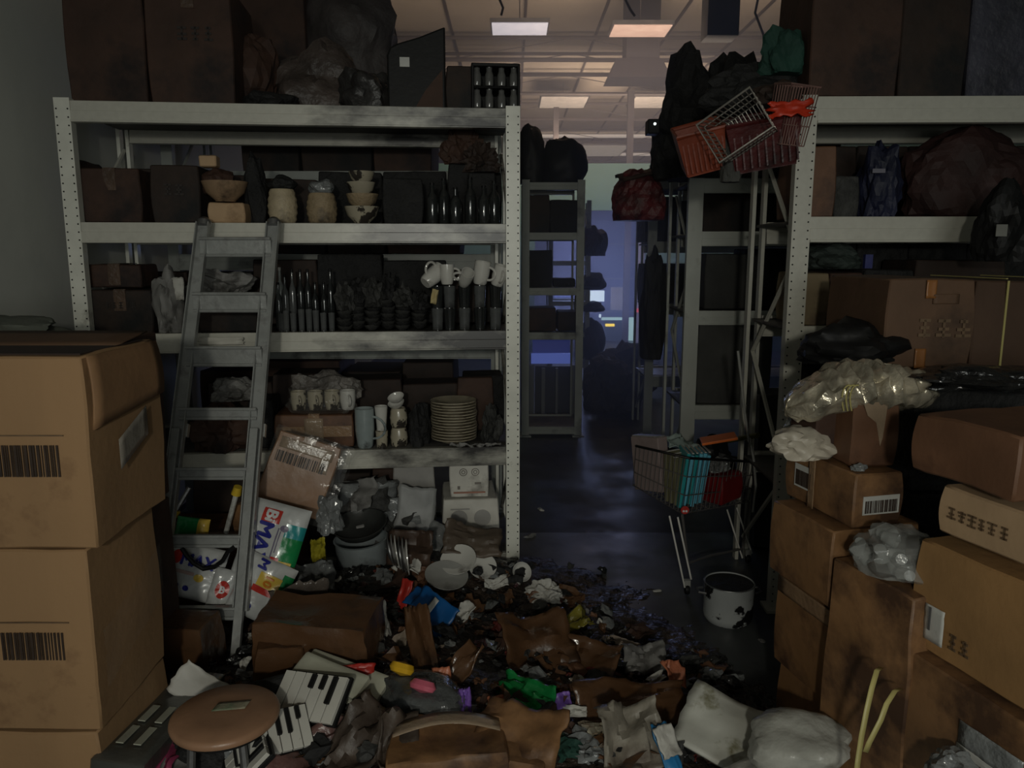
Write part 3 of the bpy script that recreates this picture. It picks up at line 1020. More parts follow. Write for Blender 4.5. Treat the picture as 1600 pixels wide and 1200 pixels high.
for i_, (w_, h_) in enumerate(((54, 26), (50, 24), (44, 22), (40, 20))):
    lab = ['lowest', 'second lowest', 'second highest', 'topmost'][i_]
    tag(bowl_mesh(w_ * k / 2, h_ * k).build('bowl', cream_cer if i_ != 1 else wicker_m, None, p + Vector((0.004 * (i_ % 2), 0, z)), (0, 0, i_)), '%s bowl of the tan bowl stack on the second shelf' % lab, 'bowl', 'stack of tan bowls on the second shelf')
    z += h_ * k * 0.8 + 0.001
boxon(A, 600, 660, 3, 0.1, 0.20, 0.25, black_char, 'black burnt carton right of the tan bowl stack on the second shelf', tapes=())
for (px, d_, h_) in ((676, 0.05, 62), (712, 0.05, 55), (756, 0.05, 58), (694, 0.14, 70), (735, 0.14, 72), (772, 0.13, 66)):
    p = on(A, px, 3, d_)
    k = mpx(p)
    bottle('glass_bottle', 'dark shiny glass bottle near the right post on the second shelf', p, 9 * k, h_ * k, glass_dark, group='dark bottles on the second shelf')
for (px, w_, z0, h_, d_, lab, m_) in ((722, 30, 0.0, 58, 0.32, 'dim bundle of artificial flowers above the dark bottles', card_char2),
                                     (752, 26, 0.0, 42, 0.26, 'small scorched pack right of the artificial flower bundle', card_char)):
    p = on(A, px, 3, d_)
    k = mpx(p)
    carton('scorched carton behind the dark bottles, under %s' % lab.split(' ')[1], p, 40 * k, 0.12, 72 * k + (0.02 if px > 730 else 0.06), A_RZ, black_char, 'c', tapes=())
    lump('flower_bundle' if px < 730 else 'scorched_pack', lab, 'bundle' if px < 730 else 'pack', p + Vector((0, -0.02, 72 * k + (0.024 if px > 730 else 0.064))), w_ * k * 1.0, 0.05, h_ * k, m_, px, rough=0.7, freq=3.0, sub=4)

# --- third level (z 1.16)
boxon(A, 144, 240, 2, 0.06, 0.185, 0.3, card_char, 'wide dusty dark carton on the third shelf beside the corner post', tapes=('top',), lines=[('front', 0, 0.12, 0.12, 0.03)])
a_ = on(A, 146, 2, 0.10)
carton('dark carton stacked on the wide dusty carton at the corner post', a_ + Vector((0, 0, 0.195)), 78 * mpx(a_), 0.2, 0.10, A_RZ, card_char2, 'fl', tapes=('top',))
p = on(A, 268, 2, 0.08)
lump('white_sack', 'slumped pale sack on the third shelf left of the ladder', 'sack', p, 0.06, 0.08, 0.27, grey_p, 21, sub=4, smooth=True)
p = on(A, 292, 2, 0.04)
sheet('paper_sheet', 'pale torn paper poking out beside the ladder on the third shelf', 'paper', p + Vector((-0.03, 0, 0.19)), 0.06, 0.10, (R(80), 0, 0.2), white_p, 0.01, 2)
p = on(A, 345, 2, 0.10)
lump('cloth_heap', 'grey crumpled cloth heap behind the ladder on the third shelf', 'cloth', p + Vector((0, 0.04, 0.15)), 0.13, 0.08, 0.12, grey_p, 31, sub=4, rough=0.6)
boxon(A, 312, 402, 2, 0.05, 0.145, 0.2, card_char, 'dark carton behind the ladder on the third shelf, under the cloth heap', tapes=())
p = on(A, 330, 2, -0.005)
sheet('white_board', 'bright white strip hanging on the third beam behind the ladder', 'strip', P(345, 533, p.y - 0.03), 0.185, 0.032, (R(90), 0, A_RZ), mat('white_strip', (0.62, 0.60, 0.53), 0.5), 0.003, 4, n=6)
# bottles, two rows of glasses
for i_, px in enumerate((438, 447, 461, 473, 484, 496, 507, 518)):
    for j_ in range(2):
        p = on(A, px + rnd.uniform(-2, 2), 2, 0.05 + 0.11 * j_)
        k = mpx(p)
        if j_ == 0:
            glassware('drinking_glass', 'sooty drinking glass in the front row on the third shelf, right of the ladder', p, 5.2 * k, rnd.choice([28, 32, 34]) * k, glass_clear, 'glasses right of the ladder')
        else:
            bottle('glass_bottle', 'tall sooty bottle behind the glasses right of the ladder', p, 5.5 * k, rnd.choice([72, 84, 92]) * k, glass_clear if px < 470 else glass_dark, group='tall bottles behind the glasses')
p = on(A, 441, 2, 0.04)
k = mpx(p)
bottle('white_bottle', 'pale spray bottle top at the ladder side of the third shelf', on(A, 441, 2, 0.22), 8 * k, 98 * k, mat('pale_bottle', (0.30, 0.32, 0.30), 0.3, dark=(0.03, 0.03, 0.03), dark_amt=0.3), neck=0.3, cap=white_p)
# charred middle: stacks of burnt bowls
for i_, px in enumerate((540, 560, 583, 606, 630, 655)):
    p = on(A, px, 2, 0.06 + 0.05 * (i_ % 2))
    k = mpx(p)
    z = 0
    nb_ = (5, 7, 6, 8, 6, 5)[i_]
    for j_ in range(nb_):
        simple('burnt_bowl', 'cb', lambda: bowl_mesh(0.036, 0.024), (char_grey, black_char)[(i_ + j_) % 2], p + Vector((rnd.uniform(-.004, .004), 0, z)), (rnd.uniform(-.1, .1), rnd.uniform(-.1, .1), 0),
               'charred bowl in one of the blackened stacks mid third shelf', 'bowl', 'charred bowl stacks', 1.0)
        z += 0.016
    lump('charred_heap', 'charred heap melted over bowl stack %s on the third shelf' % ['beside the glasses', 'second from the glasses', 'third from the glasses', 'third from the pale mugs', 'second from the pale mugs', 'beside the tall dark glasses'][i_], 'heap', p + Vector((0, 0.02, z + 0.008)), 0.045, 0.05, rnd.uniform(.07, .14), black_char if i_ % 2 else char_grey, i_ * 3 + 1, rough=0.6, freq=2.4)
# dark tall glasses, two tiers, mugs on top
tops = []
for i_, px in enumerate((684, 703, 726, 750, 774)):
    p = on(A, px, 2, 0.06)
    k = mpx(p)
    for j_ in range(2):
        glassware('tumbler', 'dark sooty tumbler under the pale mugs on the third shelf', p + Vector((0, 0, j_ * (34 * k + 0.001))), 9.5 * k, 33 * k, glass_dark if (i_ + j_) % 2 else glass_clear, 'dark tumblers under the mugs', flare=1.02)
    tops.append((p, k))
for i_, (dx, dz, rot, sc, lab) in enumerate(((-18, 72, (R(-18), R(52), 0.3), 1.15, 'pale mug tipped on its side with handle up, leftmost on the third shelf'),
                                            (-3, 70, (0, 0, 1.6), 0.95, 'narrow pale mug seen half in soot, second of the mugs on the third shelf'),
                                            (-1, 70, (R(50), 0, 0.4), 0.9, 'pale mug tilted open to the front, middle of the mugs on the third shelf'),
                                            (0, 70, (0.1, 0.15, 0.2), 1.1, 'upright pale mug, second from the right post on the third shelf'),
                                            (2, 68, (0.15, 0.3, 0), 1.0, 'tilted pale mug nearest the right post on the third shelf'))):
    p, k = tops[i_]
    r_ = 11.5 * k * sc
    mug(lab, p + Vector((dx * k, -0.01, dz * k)), r_, 32 * k * sc, white_cer, rot, hang=[-2.6, -1.5, 2.8, -0.6, -1.3][i_])
p, k = tops[0]
sheet('charred_paper', 'yellowed scrap of paper under the leftmost tipped mug', 'paper', p + Vector((-3 * k, -0.035, 52 * k)), 0.028, 0.065, (R(86), 0.2, 0.1), mat('yellow_paper', (0.45, 0.36, 0.17), 0.6, dark=(0.05, 0.04, 0.02), dark_amt=0.3), 0.006, 3, n=8)

# --- fourth level (z 0.62)
boxon(A, 432, 552, 1, 0.06, 0.155, 0.3, card_red, 'dark brown taped carton on the fourth shelf under the wrapped cups', tapes=('top', 'front'), sticker=[('front', 0.0, 0.08, 0.085, 0.12, tape_clear)])
for i_, px in enumerate((470, 496, 522, 546)):
    p = on(A, px, 1, 0.10)
    k = mpx(p)
    t = mug('sooty cup in the wrapped row on the taped carton, %s the ladder' % ('nearest', 'second from', 'third from', 'farthest from')[i_], p + Vector((0, 0, 0.17)), 12 * k, 30 * k, cream_cer if i_ < 3 else white_cer, (0, 0, 0), hang=-1.2)
p = on(A, 508, 1, 0.22)
lump('wrapped_bundle', 'dusty wrapped bundle behind the row of cups on the fourth shelf', 'bundle', p + Vector((0, 0, 0.17)), 0.17, 0.07, 0.16, mat('dusty_wrap', (0.16, 0.145, 0.13), 0.5, var=0.6, scale=8, bump=0.9, bscale=16, bdist=0.03, dark=(0.02, 0.02, 0.02), dark_amt=0.4), 5, sub=4, rough=0.45)
p = on(A, 505, 1, 0.085)
q = lump_mesh(0.155, 0.045, 0.10, 17, 0.3, 2.2, 4, True)
tag(q.build('plastic_wrap', film, None, p + Vector((0, -0.02, 0.165))), 'clear plastic film around the row of cups on the fourth shelf', 'wrap')
p = on(A, 571, 1, 0.05)
k = mpx(p)
mug('tall pale blue-grey mug on the fourth shelf right of the taped carton', p, 15 * k, 62 * k, mat('blue_ceramic', (0.30, 0.35, 0.35), 0.2, coat=0.4, dark=(0.04, 0.04, 0.04), dark_amt=0.33, dark_scale=9), (0, 0, 0), hang=-0.3)
p = on(A, 597, 1, 0.05)
glassware('tumbler', 'white cup standing on a dark cup right of the pale blue-grey mug', p + Vector((0, 0, 27 * k)), 9 * k, 38 * k, white_cer, cat='cup', flare=1.15)
glassware('tumbler', 'dark cup under the white cup on the fourth shelf', p, 10 * k, 26 * k, cream_cer, cat='cup')
p = on(A, 624, 1, 0.06)
for i_ in range(2):
    tag(ribbed_pot(14 * k, 30 * k, 3).build('jar', cream_cer, None, p + Vector((0, 0, i_ * 31 * k))), '%s sooty jar of the pair left of the plate stack' % ['lower', 'upper'][i_], 'jar')
for i_ in range(2):
    tag(bowl_mesh(13 * k, 9 * k).build('bowl', white_cer, None, p + Vector((-0.003, -0.01, (63 + i_ * 9) * k)), (R(25), R(-12), 0)), '%s white bowl tipped on the sooty jars' % ['lower', 'upper'][i_], 'bowl')
lump('charred_heap', 'black burnt heap between the sooty jars and the plate stack', 'heap', on(A, 655, 1, 0.08), 0.05, 0.06, 0.19, black_char, 8, rough=0.6)
p = on(A, 710, 1, 0.12)
for i_ in range(14):
    simple('dinner_plate', 'pl', lambda: plate_mesh(0.108, 0.02), mat('stained_plate', (0.42, 0.37, 0.27), 0.35, var=0.35, scale=9, bump=0.08, dark=(0.11, 0.085, 0.055), dark_amt=0.3, dark_scale=9), p + Vector((rnd.uniform(-.003, .003), rnd.uniform(-.003, .003), 0.003 + i_ * 0.0135)), (0, 0, i_ * 1.3),
           'sooty cream dinner plate in the tall stack on the fourth shelf', 'plate', 'plate stack on the fourth shelf')
boxon(A, 716, 770, 1, 0.34, 0.27, 0.05, card_char2, 'brown scorched carton behind the plate stack', tapes=())
lump('burnt_cloth', 'grey burnt cloth right of the plate stack on the fourth shelf', 'cloth', on(A, 768, 1, 0.10), 0.045, 0.06, 0.17, char_grey, 12, rough=0.6, sub=4)
for i_ in range(5):
    p = on(A, 715 + i_ * 14, 1, 0.0)
    sheet('burnt_strip', 'curled burnt strip at the shelf edge under the plate stack', 'strip', p + Vector((0, -0.01, 0.012)), 0.07, 0.012, (rnd.uniform(-.5, .5), rnd.uniform(-.3, .3), rnd.uniform(-.6, .6)), grey_p, 0.01, i_, group='burnt strips under the plate stack', n=6)
lump('dark_bundle', 'dark bundle behind the ladder on the fourth shelf', 'bundle', on(A, 345, 1, 0.1), 0.13, 0.1, 0.22, card_char2, 66, sub=4, rough=0.5)
lump('grey_bundle', 'grey plastic bundle behind the ladder on the fourth shelf, topmost', 'bundle', on(A, 370, 1, 0.1) + Vector((0, 0, 0.225)), 0.10, 0.08, 0.10, grey_p, 67, sub=4, rough=0.5)
boxon(A, 392, 428, 1, 0.08, 0.22, 0.2, black_char, 'black carton behind the right ladder rail on the fourth shelf', tapes=())

# --- bottom level (goods stand on the low shelf)
zb = 0.10
a_ = on(A, 694, 0, 0.03)
k = mpx(a_)
t = carton('wide white appliance carton at the foot of the rack, lower of two', a_, 84 * k, 0.3, 85 * k, A_RZ, mat('white_carton', (0.62, 0.60, 0.54), 0.55, dark=(0.16, 0.15, 0.13), dark_amt=0.28, dark_scale=4, bump=0.15), 'fl', tapes=())
q = MB()
for s in (-1, 1):
    q.lathe([(0.040, 0), (0.040, 0.002)], 20, 0, (s * 0.055, -0.158, 0.17), M=Matrix.Rotation(R(90), 3, 'X'))
q.box((-0.05, -0.159, 0.215), (0.09, 0.001, 0.006))
q.build('printed_picture', mat('grey_print', (0.36, 0.35, 0.33), 0.6), t)
a_ = on(A, 706, 0, 0.05)
t = carton('upright white carton with two printed gas burners, upper of two', a_ + Vector((0, 0, 85 * k + 0.006)), 57 * k, 0.22, 73 * k, A_RZ, MATS['white_carton'], 'fl', tapes=())
q = MB()
for s in (-1, 1):
    for rr in (0.017, 0.008):
        q.tube([(s * 0.028 + rr * math.cos(a), -0.121, 0.125 + rr * math.sin(a)) for a in [j * math.pi / 8 for j in range(16)]], 0.0016, 5, closed=True)
q.box((0.03, -0.121, 0.175), (0.05, 0.001, 0.004))
q.box((-0.05, -0.121, 0.05), (0.012, 0.001, 0.016))
q.box((0.04, -0.121, 0.07), (0.03, 0.001, 0.010))
q.build('burner_print', mat('burner_print', (0.19, 0.17, 0.15), 0.6), t)
q = MB()
q.box((0, -0.121, 0.026), (0.15, 0.001, 0.008))
q.build('red_print_line', mat('red_line', (0.35, 0.16, 0.11), 0.6), t)
boxon(A, 536, 582, 0, 0.18, 0.36, 0.25, card_char, 'dark carton under the fourth shelf nearest the leaning taped carton', tapes=())
boxon(A, 586, 628, 0, 0.20, 0.37, 0.25, card_char2, 'brown scorched carton under the fourth shelf', tapes=())
boxon(A, 618, 680, 0, 0.12, 0.415, 0.2, mat('dirty_white_carton', (0.30, 0.29, 0.27), 0.6, dark=(0.03, 0.03, 0.03), dark_amt=0.35, dark_scale=4), 'dirty white carton just under the sooty fourth beam', tapes=())
boxon(A, 440, 520, 0, 0.2, 0.40, 0.25, card_char, 'dark carton at the bottom shelf behind the leaning taped carton', tapes=())
boxon(A, 310, 430, 0, 0.15, 0.38, 0.25, card_char, 'dark carton at the bottom shelf behind the ladder', tapes=())
for i_ in range(9):
    p = on(A, 555 + i_ * 13, 0, 0.03)
    sheet('plastic_sheet', 'limp grey plastic sheet sagging in the heap under the fourth shelf', 'sheet', p + Vector((0, -0.02 - 0.008 * i_, 0.30 - 0.026 * i_ + 0.02 * (i_ % 3))), 0.26, 0.16,
          (R(50 + 9 * (i_ % 3)), R(-18 + 9 * i_ % 40), 0.3 * (i_ % 4) - 0.4), (grey_p, char_grey, plastic_g)[i_ % 3], 0.03, i_ + 3, group='limp sheets under the fourth shelf')
a_ = on(A, 642, 0, -0.04)
sheet('white_board', 'pale grey board leaning under the rack beside the white cartons', 'board', P(650, 795, 3.36), 0.17, 0.20, (R(78), R(8), 0.1), mat('pale_board', (0.27, 0.275, 0.27), 0.5, dark=(0.06, 0.06, 0.06), dark_amt=0.25), 0.006, 9, thick=0.006)
# ================================================================ RUBBLE MOUND
def mh(x, y):
    e = lambda a, b, sa, sb: math.exp(-((x - a) / sa) ** 2 - ((y - b) / sb) ** 2)
    z = 0.24 * e(-0.5, 2.1, 0.75, 0.75) + 0.13 * e(-0.55, 3.1, 0.7, 0.35) + 0.08 * e(0.45, 1.9, 0.40, 0.45) + 0.10 * e(-0.15, 3.25, 0.35, 0.25)
    k = min(1, z / 0.03)
    return z + k * (0.030 * nz(x, y, 0, 5) + 0.014 * nz(x, y, 2, 14)) - 0.014


def GM(px, py, lift=0.0):
    d = ray(px, py)
    t = 1.0
    o = Vector((0, 0, CAM_H))
    while t < 8:
        p = o + d * t
        if p.z <= max(0.0, mh(p.x, p.y)) + lift:
            break
        t += 0.01
    return Vector((p.x, p.y, max(0.0, mh(p.x, p.y)) + lift))


rub_m = mat('rubble_mix', (0.062, 0.046, 0.036), 0.5, var=0.8, scale=16, bump=1.0, bscale=30, bdist=0.03, dark=(0.010, 0.009, 0.008), dark_amt=0.5, dark_scale=8, wet=0.3)
q = MB()
q.grid(lambda u, v: Vector((-1.75 + u * 2.95, 1.2 + v * 2.45, mh(-1.75 + u * 2.95, 1.2 + v * 2.45) + 0.012 * abs(nz(u * 60, v * 50, 1)))), 150, 120, 0, False)
tag(q.build('rubble', rub_m), 'dark wet mound of burnt rubble covering the floor before the rack', 'rubble', None, 'stuff')

# ================================================================ LADDER
lt, rt = P(319, 350, 3.225), P(428, 350, 3.235)
lb, rb_ = G(231, 1079), G(367, 1076)
lad = thing('ladder', 'dull aluminium ladder leaning on the second beam of the rack', 'ladder', (lb + rb_) / 2)
org = Vector(lad.location)


def proj(p):
    d = depth(p)
    f = Vector((p.x, p.y * ST + (p.z - CAM_H) * CT, 0))
    return 800 + FPX * p.x / d, 600 - FPX * (p.y * ST + (p.z - CAM_H) * CT) / d


def at_y(a, b, py):
    lo, hi = -0.2, 1.2
    for _ in range(40):
        m_ = (lo + hi) / 2
        if proj(a.lerp(b, m_))[1] > py:
            lo = m_
        else:
            hi = m_
    return a.lerp(b, lo)


for (a, b) in ((lb, lt), (rb_, rt)):
    d = (b - a).normalized()
    sd = (rt - lt).normalized()
    nn = sd.cross(d).normalized()
    sd = d.cross(nn)
    M3 = Matrix((sd, nn, d)).transposed()
    mid = at_y(a, b, 955)
    jn = at_y(a, b, 672)
    q = MB()
    L_ = (b - mid).length
    q.box((mid + b) / 2 - org, (0.052, 0.008, L_), M3)
    for s in (-1, 1):
        q.box((mid + b) / 2 - org + sd * 0.024 * s - nn * -0.012, (0.005, 0.028, L_), M3)
    q.build('rail', alu, lad, bevel=0.0015)
    q = MB()
    q.box((a + jn) / 2 - org + nn * 0.026, (0.030, 0.024, (jn - a).length), M3)
    q.build('inner_rail', alu, lad, bevel=0.002)
    q = MB()
    q.lathe([(0.0001, 0), (0.027, 0), (0.028, 0.022), (0.016, 0.036), (0.0001, 0.040)], 16, 0, b - org - d * 0.01, M=M3)
    q.build('end_cap', steel_d, lad)
    q = MB()
    q.box(a - org + Vector((0, 0, 0.012)), (0.045, 0.06, 0.024))
    q.build('foot', black_pl, lad)
    q = MB()
    q.box(jn - org - nn * 0.012, (0.062, 0.020, 0.05), M3)
    q.tube([jn - org - nn * 0.02 - sd * 0.03 + d * 0.02, jn - org - nn * 0.035 - sd * 0.03 + d * 0.035, jn - org - nn * 0.035 - sd * 0.03 - d * 0.03], 0.006, 6)
    q.build('bracket', chrome, lad)
for py in (386, 472, 556, 645, 738, 843, 955):
    a, b = at_y(lb, lt, py), at_y(rb_, rt, py)
    d = (b - a)
    M3 = Matrix((d.normalized(), Vector((0, 1, 0)), Vector((0, 0, 1)))).transposed()
    q = MB()
    hr = 0.034 if py < 600 else 0.018
    q.box((a + b) / 2 - org, (d.length, 0.030, hr * 1.7), M3)
    q.tube([a - org + Vector((0, -0.02, hr)), b - org + Vector((0, -0.02, hr))], 0.0065, 8)
    q.tube([a - org + Vector((0, -0.02, -hr)), b - org + Vector((0, -0.02, -hr))], 0.0065, 8)
    q.build('rung', alu, lad)

# ================================================================ LEFT CARTONS
Y0 = 1.72
tp = P(135, 556, Y0)
z1 = P(138, 859, Y0).z
z2 = P(145, 1141, Y0).z
X1, X2, X3 = P(138, 700, Y0).x, P(147, 1000, Y0).x, P(160, 1190, Y0).x
X0 = X1
W_ = 0.60
hh = tp.z - z1 - 0.004
t = carton('large open brown carton with a barcode, topmost of the pile by the grey wall', (X1, Y0, z1 + 0.003), W_, 0.36, hh, 0, card, 'fr', tapes=(),
           code=[('front', W_ / 2 - 0.135, 0.215, 0.15, 0.075, 'print')], amp=0.005, seed=5)
q = MB()
q.grid(lambda u, v: Vector((W_ / 2 + 0.012 + 0.030 * v * (1 - v) + 0.012 * u * (1 - v), -0.17 + u * 0.34, hh * (0.62 + 0.375 * v) + 0.03 * (1 - v) * u)), 8, 6)
q.build('side_flap', mat('flap_card', (0.26, 0.145, 0.07), 0.7, var=0.2, bump=0.25, bscale=40, bdist=0.004), t, solid=0.005)
q = MB()
q.grid(lambda u, v: Vector((W_ / 2 + 0.020, -0.08 + u * 0.15, hh * 0.36 + v * 0.075 + u * 0.055)), 6, 4)
q.build('document_pouch', mat('pouch', (0.22, 0.20, 0.17), 0.2, var=0.3, bump=0.5), t, solid=0.001)
q = MB()
q.grid(lambda u, v: Vector((-W_ / 2 + 0.01 + u * (W_ - 0.02), 0.0 + v * 0.17, hh + 0.004 + 0.02 * v)), 8, 4)
q.build('inner_flap', mat('flap_shaded', (0.10, 0.055, 0.03), 0.7, var=0.3), t, solid=0.004)  # shade put into the darker flap colour
q = MB()
q.box((0.02, -0.01, hh + 0.002), (W_ - 0.06, 0.30, 0.003))
q.build('open_top_shade', mat('carton_inside_shade', (0.035, 0.02, 0.015), 0.8), t)  # near-black sheet stands in for the shaded inside of the carton
q = MB()
q.box((W_ / 2 - 0.135, -0.18 - 0.009, 0.275), (0.17, 0.001, 0.003))
q.build('printed_line', ink_soft, t)
t = carton('large brown carton with a printed barcode, middle of the pile by the grey wall', (X2, Y0 - 0.002, z2 + 0.003), W_, 0.345, z1 - z2 - 0.003, 0, card, 'fr', tapes=(),
           code=[('front', W_ / 2 - 0.140, 0.225, 0.15, 0.07, 'print')], amp=0.005, seed=8)
q = MB()
q.box((W_ / 2 - 0.145, -0.1725 - 0.009, 0.285), (0.19, 0.001, 0.003))
q.build('printed_line', ink_soft, t)
q = MB()
q.grid(lambda u, v: Vector((W_ / 2 + 0.012 + 0.012 * abs(nz(u * 4, v * 4, 1)), -0.15 + u * 0.32, 0.10 + v * 0.15 + u * 0.10)), 14, 8)
q.build('clear_wrap', film, t)
carton('brown carton at the bottom of the pile by the grey wall', (X3, Y0 - 0.006, 0.01), W_ + 0.02, 0.36, z2 - 0.012, 0, card, 'fr', tapes=(), amp=0.005, seed=9)
carton('dark brown carton behind the topmost carton by the grey wall', (-1.17, 2.22, 0.70), 0.50, 0.30, 0.55, 0, card_char2, 'fr', tapes=('top',))
carton('dark brown carton under the one behind the pile by the grey wall', (-1.17, 2.22, 0.01), 0.50, 0.30, 0.68, 0, card_char2, 'fr', tapes=())
p = P(45, 527, 2.25)
lump('grey_cloth', 'grey-green cloth lying over the cartons against the grey wall', 'cloth', (-1.62, 2.40, 1.235), 0.22, 0.12, 0.075, mat('greygreen_cloth', (0.11, 0.12, 0.10), 0.8, var=0.3, bump=0.5), 3, sub=4, smooth=True)

# ================================================================ STOOL
sc_ = G(352, 1113, 0.35)
st = thing('stool', 'low round stool with glossy brown seat and a worn sticker, in the rubble', 'stool', (sc_.x, sc_.y, 0.02))
hs = 0.35 - 0.02
r_ = 0.135
q = MB()
q.lathe([(0.0001, -0.020), (r_ * 0.9, -0.020), (r_ * 0.985, -0.017), (r_, -0.010), (r_ * 0.985, -0.003), (r_ * 0.93, 0.003), (r_ * 0.5, 0.006), (0.0001, 0.007)], 48, 0, (0, 0, hs), wob=0.01)
q.build('seat', seat_vinyl, st)
q = MB()
q.lathe([(r_ * 0.80, -0.035), (r_ * 0.85, -0.035), (r_ * 0.85, -0.019), (r_ * 0.80, -0.019)], 40, 0, (0, 0, hs))
q.build('seat_ring', black_pl, st)
for k in range(4):
    a = R(45 + 90 * k)
    q = MB()
    q.tube([(r_ * 0.65 * math.cos(a), r_ * 0.65 * math.sin(a), hs - 0.03), (r_ * 0.85 * math.cos(a), r_ * 0.85 * math.sin(a), 0)], 0.011, 8)
    q.build('leg', steel_d, st)
q = MB()
q.grid(lambda u, v: Vector((0.012 + (u - .5) * 0.080 + 0.004 * (v - .5), 0.012 + (v - .5) * 0.038 + 0.012 * (u - .5), hs + 0.0115)), 6, 4)
s_ = q.build('sticker', mat('green_sticker', (0.29, 0.27, 0.19), 0.4, var=0.3, scale=30, dark=(0.10, 0.17, 0.10), dark_amt=0.5, dark_scale=14), st, solid=0.0006)

# ================================================================ DETERGENT BAGS
def bagz(x, y, w, h, th, seed):
    a, b = abs(2 * x / w), abs(2 * y / h)
    e = max(0.0, (1 - a ** 3.2) * (1 - b ** 3.2)) ** 0.55
    return th * e + 0.010 * nz(x, y, seed, 14) * (0.4 + e) + 0.006 * abs(nz(x, y, seed + 3, 34))


def frame_from(n, xd):
    n = Vector(n).normalized()
    xd = Vector(xd)
    xd = (xd - n * xd.dot(n)).normalized()
    y = n.cross(xd)
    return Matrix((xd, y, n)).transposed().to_4x4()


bag_white = mat('bag_white', (0.50, 0.51, 0.50), 0.25, var=0.15, scale=7, bump=0.35, bscale=24, bdist=0.006, coat=0.3)
bag_teal = mat('bag_teal', (0.02, 0.27, 0.28), 0.25, var=0.25, scale=7, bump=0.35, bscale=24, bdist=0.006, coat=0.3)
bag_green = mat('bag_green', (0.012, 0.22, 0.065), 0.25, var=0.25, scale=7, bump=0.35, bscale=24, bdist=0.006, coat=0.3)
bag_yel = mat('bag_yellow', (0.62, 0.43, 0.07), 0.3, var=0.15, scale=7, bump=0.3)
bag_red = mat('bag_red', (0.45, 0.035, 0.025), 0.3, var=0.15, scale=7, bump=0.3)
bag_or = mat('bag_orange_text', (0.60, 0.20, 0.02), 0.3, bump=0)
bag_grey = mat('bag_greytext', (0.17, 0.15, 0.22), 0.4, bump=0)


def det_bag(label, c, w, h, th, n, xd, zone, prints, seed, group=None):
    """zone(u,v) -> material slot of the film print; prints: (kind, text/size, x, y, size, material)"""
    M4 = frame_from(n, xd)
    t = thing('detergent_bag', label, 'bag', c, M4.to_euler(), group)
    q = MB()
    nn, mm = 36, 36
    fr = lambda u, v: Vector(((u - .5) * w, (v - .5) * h, bagz((u - .5) * w, (v - .5) * h, w, h, th, seed)))
    bk = lambda u, v: Vector(((u - .5) * w, (v - .5) * h, -th * max(0, (1 - abs(2 * u - 1) ** 3.2) * (1 - abs(2 * v - 1) ** 3.2)) ** 0.55 - 0.001))
    vs = [fr(i / nn, j / mm) for j in range(mm + 1) for i in range(nn + 1)]
    for s, fn in ((1, fr), (-1, bk)):
        vs = [fn(i / nn, j / mm) for j in range(mm + 1) for i in range(nn + 1)]
        for mi in range(5):
            fs = []
            for j in range(mm):
                for i in range(nn):
                    if zone((i + .5) / nn, (j + .5) / mm) == mi:
                        f = (j * (nn + 1) + i, j * (nn + 1) + i + 1, (j + 1) * (nn + 1) + i + 1, (j + 1) * (nn + 1) + i)
                        fs.append(f if s > 0 else f[::-1])
            if fs:
                q.add(vs, fs, mi, True)
    o = q.build('bag_film', [bag_white, bag_teal, bag_green, bag_yel, bag_red], t)
    for (kind, s, x, y, size, mm_) in prints:
        q = MB()
        if kind == 'text':
            tv, tf = text_mesh(s, size)
            q.add([Vector((v.x + x, v.y + y, bagz(v.x + x, v.y + y, w, h, th, seed) + 0.006)) for v in tv], tf)
            nm = 'printed_lettering'
        elif kind == 'bold':
            tv, tf = text_mesh(s, size)
            for dx, dy, dz in ((0, 0, 0), (size * 0.045, 0, .0002), (-size * 0.045, 0, .0004), (0, size * .035, .0006), (0, -size * .035, .0008)):
                q.add([Vector((v.x * 0.98 + x + dx + v.y * 0.06, v.y + y + dy, bagz(v.x + x, v.y + y, w, h, th, seed) + 0.007 + dz)) for v in tv], tf)
            nm = 'printed_lettering'
        elif kind == 'oval':
            sx, sy = size
            vs = [Vector((x, y, bagz(x, y, w, h, th, seed) + 0.005))] + [Vector((x + sx * math.cos(a), y + sy * math.sin(a), bagz(x + sx * math.cos(a), y + sy * math.sin(a), w, h, th, seed) + 0.005)) for a in [k * math.pi / 10 for k in range(20)]]
            q.add(vs, [(0, 1 + k, 1 + (k + 1) % 20) for k in range(20)])
            nm = 'printed_badge'
        else:
            sx, sy = size
            q.grid(lambda u, v: Vector((x + (u - .5) * sx, y + (v - .5) * sy, bagz(x + (u - .5) * sx, y + (v - .5) * sy, w, h, th, seed) + 0.0045)), 6, 6)
            nm = 'printed_badge'
        q.build(nm, mm_, t)
    return t


N1 = (0.06, -0.93, 0.36)
UP = Vector((0, 0.36, 0.93))
c1 = P(424, 848, 2.76)
w1, h1 = 0.30, 0.225


def zone1(u, v):
    if v > 0.70 and 0.22 < u < 0.72:
        return 1 if u < 0.40 else 2
    if v > 0.74 and u >= 0.72:
        return 3
    return 0


